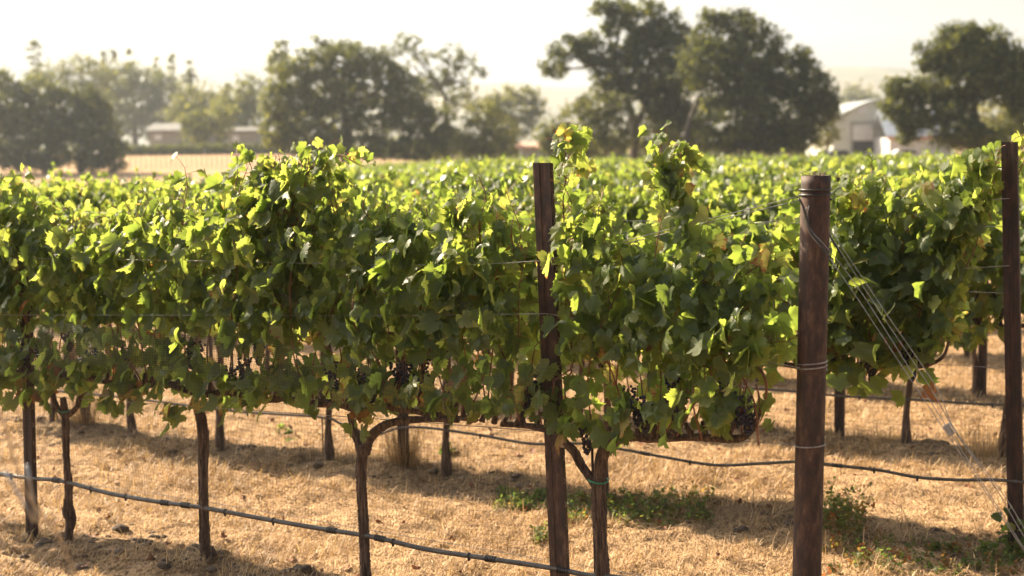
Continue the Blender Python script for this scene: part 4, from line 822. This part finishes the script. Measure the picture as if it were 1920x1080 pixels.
# G right oak
tree('oak_tree', 'dark oak at the right edge with a low left arm in front of the barn', 88, [(1800, 70, 50, 26), (1850, 75, 45, 28), (1760, 100, 45, 26), (1880, 105, 40, 34), (1820, 115, 75, 34), (1740, 120, 20, 16), (1800, 155, 75, 32), (1890, 150, 60, 50), (1690, 165, 34, 22), (1725, 175, 40, 25), (1680, 205, 32, 22), (1710, 225, 38, 26), (1770, 200, 50, 32), (1790, 245, 60, 32), (1700, 250, 18, 20), (1860, 262, 80, 26), (1915, 200, 30, 60), (1950, 150, 60, 80)], [([(1830, 300), (1830, 240), (1825, 180)], .42), ([(1830, 215), (1770, 190), (1720, 200)], .16)], M_OAK, dens=1.6, leaf=.28, tbias=.08)
tree('broadleaf_tree', 'faint rounded tree in the haze behind the barn roof', 420, [(1610, 178, 26, 22), (1595, 195, 30, 20), (1630, 195, 28, 20)], [([(1612, 275), (1612, 200)], .6)], M_OAK, dens=.7, leaf=1.0)
tree('shrub', 'bright green bush seen through the gap between big oak and barn', 150, [(1550, 215, 22, 22), (1555, 245, 20, 26), (1540, 262, 22, 18)], [([(1550, 290), (1550, 240)], .15)], M_BUSH, dens=.8, leaf=.4, tbias=.3, cat='bush')
tree('shrub', 'pale green bush glimpsed through the hole in the right edge oak', 150, [(1860, 215, 45, 26), (1900, 225, 40, 26), (1870, 250, 70, 30)], [([(1870, 290), (1870, 240)], .15)], M_BUSH, dens=.8, leaf=.4, tbias=.3, cat='bush')
def far_wood():
    mb = MB(); D = 205
    for x in np.arange(470, 1570, 13):
        yt = 262 + 10 * math.sin(x * .021) + 7 * math.sin(x * .057 + 1) + rng.normal(0, 3); dd = D + rng.normal(0, 6); n = 130
        top = at(x, yt, dd); g = gz(top); b = np.array([top[0], dd, g]); h_ = top[2] - g; u = rng.normal(0, 1, (n, 3)); u /= np.linalg.norm(u, axis=1)[:, None]
        P = b + UP * h_ * .45 + u * [1.3, 1.3, h_ * .55]; put_leaves(mb, P, u + rng.normal(0, .5, (n, 3)), rng.normal(0, 1, (n, 3)), rng.uniform(.4, .9, n), np.clip(rng.beta(2, 3, n) + rng.normal(0, .1), 0, 1), 3)
    tag(mb.obj('distant_wood', M_OAK, smooth=False), 'low dark scrub closing the gaps behind the oaks along the field edge', 'scrub', kind='stuff')
far_wood()
# ---------------------------------------------------------------- buildings
M_WALLG = noise_mat('grey_green_metal_wall', [(.3, (.36, .38, .34)), (.7, (.44, .46, .41))], 2, 3, (8, 8, .2), .6, .1)
M_ROOFL = noise_mat('pale_metal_roof', [(.3, (.24, .26, .26)), (.7, (.32, .34, .34))], 2, 3, (1, 1, 1), .5, 0)
M_WHITE = noise_mat('white_paint', [(.3, (.42, .43, .43)), (.7, (.5, .51, .51))], 2, 2, (1, 1, 1), .5, 0)
M_DARK = noise_mat('dark_opening', [(.3, (.015, .014, .012)), (.7, (.03, .028, .025))], 2, 2, (1, 1, 1), .9, 0)
M_BLUE = noise_mat('blue_grey_roof', [(.3, (.22, .26, .33)), (.7, (.3, .34, .4))], 2, 2, (1, 1, 1), .5, 0)
M_RED = noise_mat('reddish_fascia', [(.3, (.35, .16, .1)), (.7, (.45, .22, .15))], 2, 2, (1, 1, 1), .6, 0)
M_GLASS = noise_mat('window_glass', [(.3, (.5, .55, .58)), (.7, (.6, .64, .66))], 2, 2, (1, 1, 1), .15, 0)
M_HOUSE = noise_mat('house_render', [(.3, (.2, .2, .18)), (.7, (.26, .26, .24))], 1, 2, (1, 1, 1), .8, 0)
M_HROOF = noise_mat('house_roof', [(.3, (.10, .10, .095)), (.7, (.15, .15, .14))], 1, 2, (1, 1, 1), .8, 0)
def prism(mb, prof, y0, y1, mat=0):
    """profile (x,z) list, counter-clockwise seen from -Y, extruded in y"""
    k = len(prof); V = [(x, y0, z) for x, z in prof] + [(x, y1, z) for x, z in prof]; c = np.mean(prof, 0)
    V += [(c[0], y0, c[1]), (c[0], y1, c[1])]
    mb.add(V, [(i, (i + 1) % k, 2 * k) for i in range(k)] + [(k + (i + 1) % k, k + i, 2 * k + 1) for i in range(k)], [((i + 1) % k, i, k + i, k + (i + 1) % k) for i in range(k)], mat)
def barn():
    D = 175.; s = D / FPX; A = lambda x, y: at(x, y, D); x0 = A(1562, 240)[0]; x1 = A(1738, 240)[0]; xm = (x0 + x1) / 2; ze = A(1570, 226)[2]; zr = A(1640, 188)[2]; zg = gz((xm, D)) - .1
    r = thing('barn', 'pale grey-green metal barn with a white door raised over a dark opening', 'barn', (xm, D, zg))
    wall = MB(); q = np.linspace(0, 1, 9); prof = [(x0, zg), (x1, zg)] + [(x1 + (x0 - x1) * t, ze + (zr - ze) * (1 - abs(2 * t - 1) ** 1.5)) for t in q]
    prism(wall, prof, D, D + 16); wall.obj('wall', M_WALLG, r, smooth=False)
    rf = MB()
    for i in range(8):
        a, b = prof[2 + i], prof[3 + i]; rf.add([(a[0], D - .4, a[1] + .02), (b[0], D - .4, b[1] + .02), (b[0], D + 16.3, b[1] + .02), (a[0], D + 16.3, a[1] + .02), (a[0], D - .4, a[1] + .2), (b[0], D - .4, b[1] + .2), (b[0], D + 16.3, b[1] + .2), (a[0], D + 16.3, a[1] + .2)], None, [(0, 1, 5, 4), (4, 5, 6, 7), (0, 3, 2, 1), (3, 7, 6, 2)])
    rf.obj('roof', M_ROOFL, r, smooth=False)
    def panel(nm, xa, ya, xb, yb, mat, yo, th=.08, par=r):
        a, b = A(xa, ya), A(xb, yb); m_ = MB(); box(m_, ((a[0] + b[0]) / 2, D - yo, (a[2] + b[2]) / 2), (b[0] - a[0], th, a[2] - b[2]), None); return m_.obj(nm, mat, par, smooth=False)
    panel('door', 1599, 235, 1637, 263, M_WHITE, .08); panel('opening', 1599, 264, 1637, 286, M_DARK, .02, .06); panel('window', 1610, 197, 1625, 212, M_WHITE, .05)
    f = MB()
    for xa, xb, ya, yb in ((1595, 1598.5, 231, 286), (1637.5, 1641, 231, 286), (1595, 1641, 228, 232)):
        a, b = A(xa, ya), A(xb, yb); box(f, ((a[0] + b[0]) / 2, D - .05 - (.004 if ya < 230 else 0), (a[2] + b[2]) / 2), (b[0] - a[0], .12, a[2] - b[2]))
    f.obj('door_frame', noise_mat('door_frame_grey', [(.3, (.2, .21, .19)), (.7, (.26, .27, .25))], 2), r, smooth=False)
barn()
def shed(name, label, cat, D, xl, xr, yr, ye, yg, wm, rm, fascia=None, wins=(), dep=8, group=None, gable=False):
    A = lambda x, y: at(x, y, D); x0, x1 = A(xl, ye)[0], A(xr, ye)[0]; zr, ze = A(xl, yr)[2], A(xl, ye)[2]; zg = min(gz(((x0 + x1) / 2, D)), A(xl, yg)[2]) - .3; r = thing(name, label, cat, ((x0 + x1) / 2, D, zg), group)
    wl = MB(); xm = (x0 + x1) / 2
    if gable: prism(wl, [(x0, zg), (x1, zg), (x1, ze), (xm, zr), (x0, ze)], D, D + dep)
    else: box(wl, (xm, D + dep / 2, (zg + ze) / 2), (x1 - x0, dep, ze - zg))
    wl.obj('wall', wm, r, smooth=False); rf = MB(); t_ = .15; o = .4
    if gable:
        for xa, xb in ((x0 - o, xm), (x1 + o, xm)):
            za = ze - o * (zr - ze) / (xm - x0); V = [(xa, D - o, za), (xb, D - o, zr), (xb, D + dep + o, zr), (xa, D + dep + o, za)]; V = V + [(a, b, c + t_) for a, b, c in V]; rf.add([(a, b, c + .03) for a, b, c in V], None, [(0, 3, 2, 1), (4, 5, 6, 7), (0, 1, 5, 4), (1, 2, 6, 5), (2, 3, 7, 6), (3, 0, 4, 7)])
    else:
        for ya, yb in ((D - o, D + dep / 2), (D + dep + o, D + dep / 2)):
            V = [(x0 - o, ya, ze), (x1 + o, ya, ze), (x1 + o, yb, zr), (x0 - o, yb, zr)]; V = V + [(a, b, c + t_) for a, b, c in V]; rf.add([(a, b, c + .03) for a, b, c in V], None, [(0, 3, 2, 1), (4, 5, 6, 7), (0, 1, 5, 4), (1, 2, 6, 5), (2, 3, 7, 6), (3, 0, 4, 7)])
    rf.obj('roof', rm, r, smooth=False)
    if fascia: f = MB(); box(f, (xm, D - o - .06, ze - .05), (x1 - x0 + .9, .1, .38)); f.obj('fascia', fascia, r, smooth=False)
    for xa, ya, xb, yb in wins:
        a, b = A(xa, ya), A(xb, yb); m_ = MB(); box(m_, ((a[0] + b[0]) / 2, D - .03, (a[2] + b[2]) / 2), (b[0] - a[0], .1, a[2] - b[2])); m_.obj('window', M_GLASS, r, smooth=False)
    return r
shed('shed', 'low white shed with a blue-grey roof and red eave beside the barn', 'shed', 168, 1668, 1790, 208, 258, 290, M_WHITE, M_BLUE, M_RED)
shed('house', 'pale house with a light gable end among the hazy left trees', 'house', 196, 278, 345, 233, 247, 280, M_HOUSE, M_HROOF, None, ((290, 252, 303, 262),), gable=False, dep=9, group='houses at the left')
shed('house', 'small pale house half hidden in trees, middle one of three at the left', 'house', 199, 384, 402, 236, 246, 280, M_HOUSE, M_HROOF, gable=True, group='houses at the left')
shed('house', 'white low house nearest the central oak', 'house', 196, 424, 482, 240, 248, 280, M_HOUSE, M_HROOF, None, ((436, 254, 448, 264),), group='houses at the left')
shed('shed', 'small grey shed with a pinkish roof left of the channel post', 'shed', 120, 976, 1012, 271, 280, 300, M_WALLG, noise_mat('pink_tile', [(.3, (.5, .28, .2)), (.7, (.6, .36, .26))], 3), None, dep=5)
# parked vehicle by the barn: body, cabin, wheels
def car(x, y, D, label, colr, lw):
    c = at(x, y, D); c[2] = gz(c); r = thing('parked_car', label, 'car', c, 'vehicles by the barn'); m1 = MB(); L, W_ = lw
    prof = [(-L / 2, .35), (L / 2, .35), (L / 2, .8), (L * .42, .95), (L * .25, 1.0), (L * .12, 1.5), (-L * .28, 1.52), (-L * .42, 1.0), (-L / 2, .95)]
    prism(m1, [(c[0] + a, c[2] + b) for a, b in prof], c[1] - W_ / 2, c[1] + W_ / 2); m1.obj('body', colr, r, smooth=False)
    g = MB(); prism(g, [(c[0] + a, c[2] + b) for a, b in [(-L * .36, 1.02), (L * .2, 1.02), (L * .1, 1.44), (-L * .26, 1.46)]], c[1] - W_ / 2 - .02, c[1] - W_ / 2 + .05); g.obj('side_window', M_DARK, r, smooth=False)
    for sx in (-.3, .3):
        for sy in (-1, 1): t = MB(); p = c + np.array([L * sx, sy * (W_ / 2 - .08), .33]); tube(t, [p - [0, .11, 0], p + [0, .11, 0]], .33, 14); t.obj('wheel', M_SLEEVE, r)
car(1576, 284, 168, 'dark car parked at the left corner of the barn', noise_mat('dark_car_paint', [(.3, (.05, .06, .07)), (.7, (.07, .08, .09))], 1, rough=.3), (4.2, 1.8))
car(1703, 284, 160, 'white car in front of the low white shed', M_WHITE, (4.4, 1.8)); car(1552, 284, 172, 'white car partly hidden between the big oak and the barn', M_WHITE, (3.8, 1.8))
# hedge / fence line and stakes of the dry field at the left
def dryfield():
    a, b = at(225, 284, 180), at(492, 284, 180); mb = MB(); P = 1800; t = rng.random(P)
    p = a + (b - a) * t[:, None]; p[:, 2] = terrain(p[:, 0], p[:, 1]) + rng.random(P) * 1.3; p[:, 1] += rng.normal(0, .5, P)
    put_leaves(mb, p, rng.normal(0, 1, (P, 3)), rng.normal(0, 1, (P, 3)), rng.uniform(.3, .6, P), rng.beta(2, 4, P), 3)
    tag(mb.obj('hedge', M_OAK, smooth=False), 'dark low hedge along the far side of the pinkish dry field', 'hedge')
    k = 0
    for i in range(26):
        x = 245 + i * 9.5; Dd = 140; p = at(x, 300, Dd); p[2] = gz(p); mb = MB(); tube(mb, [p, p + UP * .8, p + UP * 1.5], .045, 5)
        tag(mb.obj('field_stake', M_OBARK), 'thin dark stake standing in the pinkish dry field at the left', 'stake', 'stakes in the dry field')
dryfield()
# ---------------------------------------------------------------- hills
def hill(name, pts, D, depth, mat):
    P = [at(x, y, D) for x, y in pts]; P = np.array(P); Q = spline(P, 25); n = len(Q); V = []; prof = [(-1, 0), (-.6, .35), (-.25, .8), (0, 1), (.3, .85), (1, 0)]
    for yo, f in prof:
        R_ = Q.copy(); R_[:, 1] += yo * depth; R_[:, 2] = (Q[:, 2] + 5) * f - 5 + rng.normal(0, .5, n) * (0 < f < 1); V.append(R_)
    V = np.concatenate(V); f = [(k * n + i, k * n + i + 1, (k + 1) * n + i + 1, (k + 1) * n + i) for k in range(5) for i in range(n - 1)]
    mb = MB(); mb.add(V, None, f); tag(mb.obj(name, mat), kind='structure')
M_HILL = noise_mat('hill_scrub', [(.35, (.06, .065, .03)), (.65, (.2, .17, .09))], .02, 6, (1, 1, 1), .95, 0)
hill('hills', [(-500, 60), (-200, 42), (0, 40), (80, 45), (130, 66), (180, 72), (250, 90), (330, 95), (430, 92), (520, 96), (600, 120), (700, 160), (900, 250)], 1900, 260, M_HILL)
hill('hills', [(600, 250), (750, 190), (880, 160), (960, 155), (1050, 165), (1150, 160), (1300, 150), (1450, 135), (1550, 126), (1700, 128), (1850, 135), (2100, 130), (2500, 160)], 1500, 250, M_HILL)
# ---------------------------------------------------------------- haze
hz = MB(); box(hz, (0, 1160, 92), (4400, 2480, 194)); ho = hz.obj('haze', [], smooth=False)
hm = bpy.data.materials.new('haze'); hm.use_nodes = True; t = hm.node_tree; t.nodes.clear(); ou = t.nodes.new('ShaderNodeOutputMaterial'); pv = t.nodes.new('ShaderNodeVolumePrincipled')
pv.inputs['Color'].default_value = (.84, .92, 1, 1); pv.inputs['Density'].default_value = .0003; pv.inputs['Anisotropy'].default_value = .35
t.links.new(pv.outputs[0], ou.inputs['Volume']); ho.data.materials.clear(); ho.data.materials.append(hm); tag(ho, kind='stuff', label='pale sunlit haze filling the air over the valley', cat='haze')
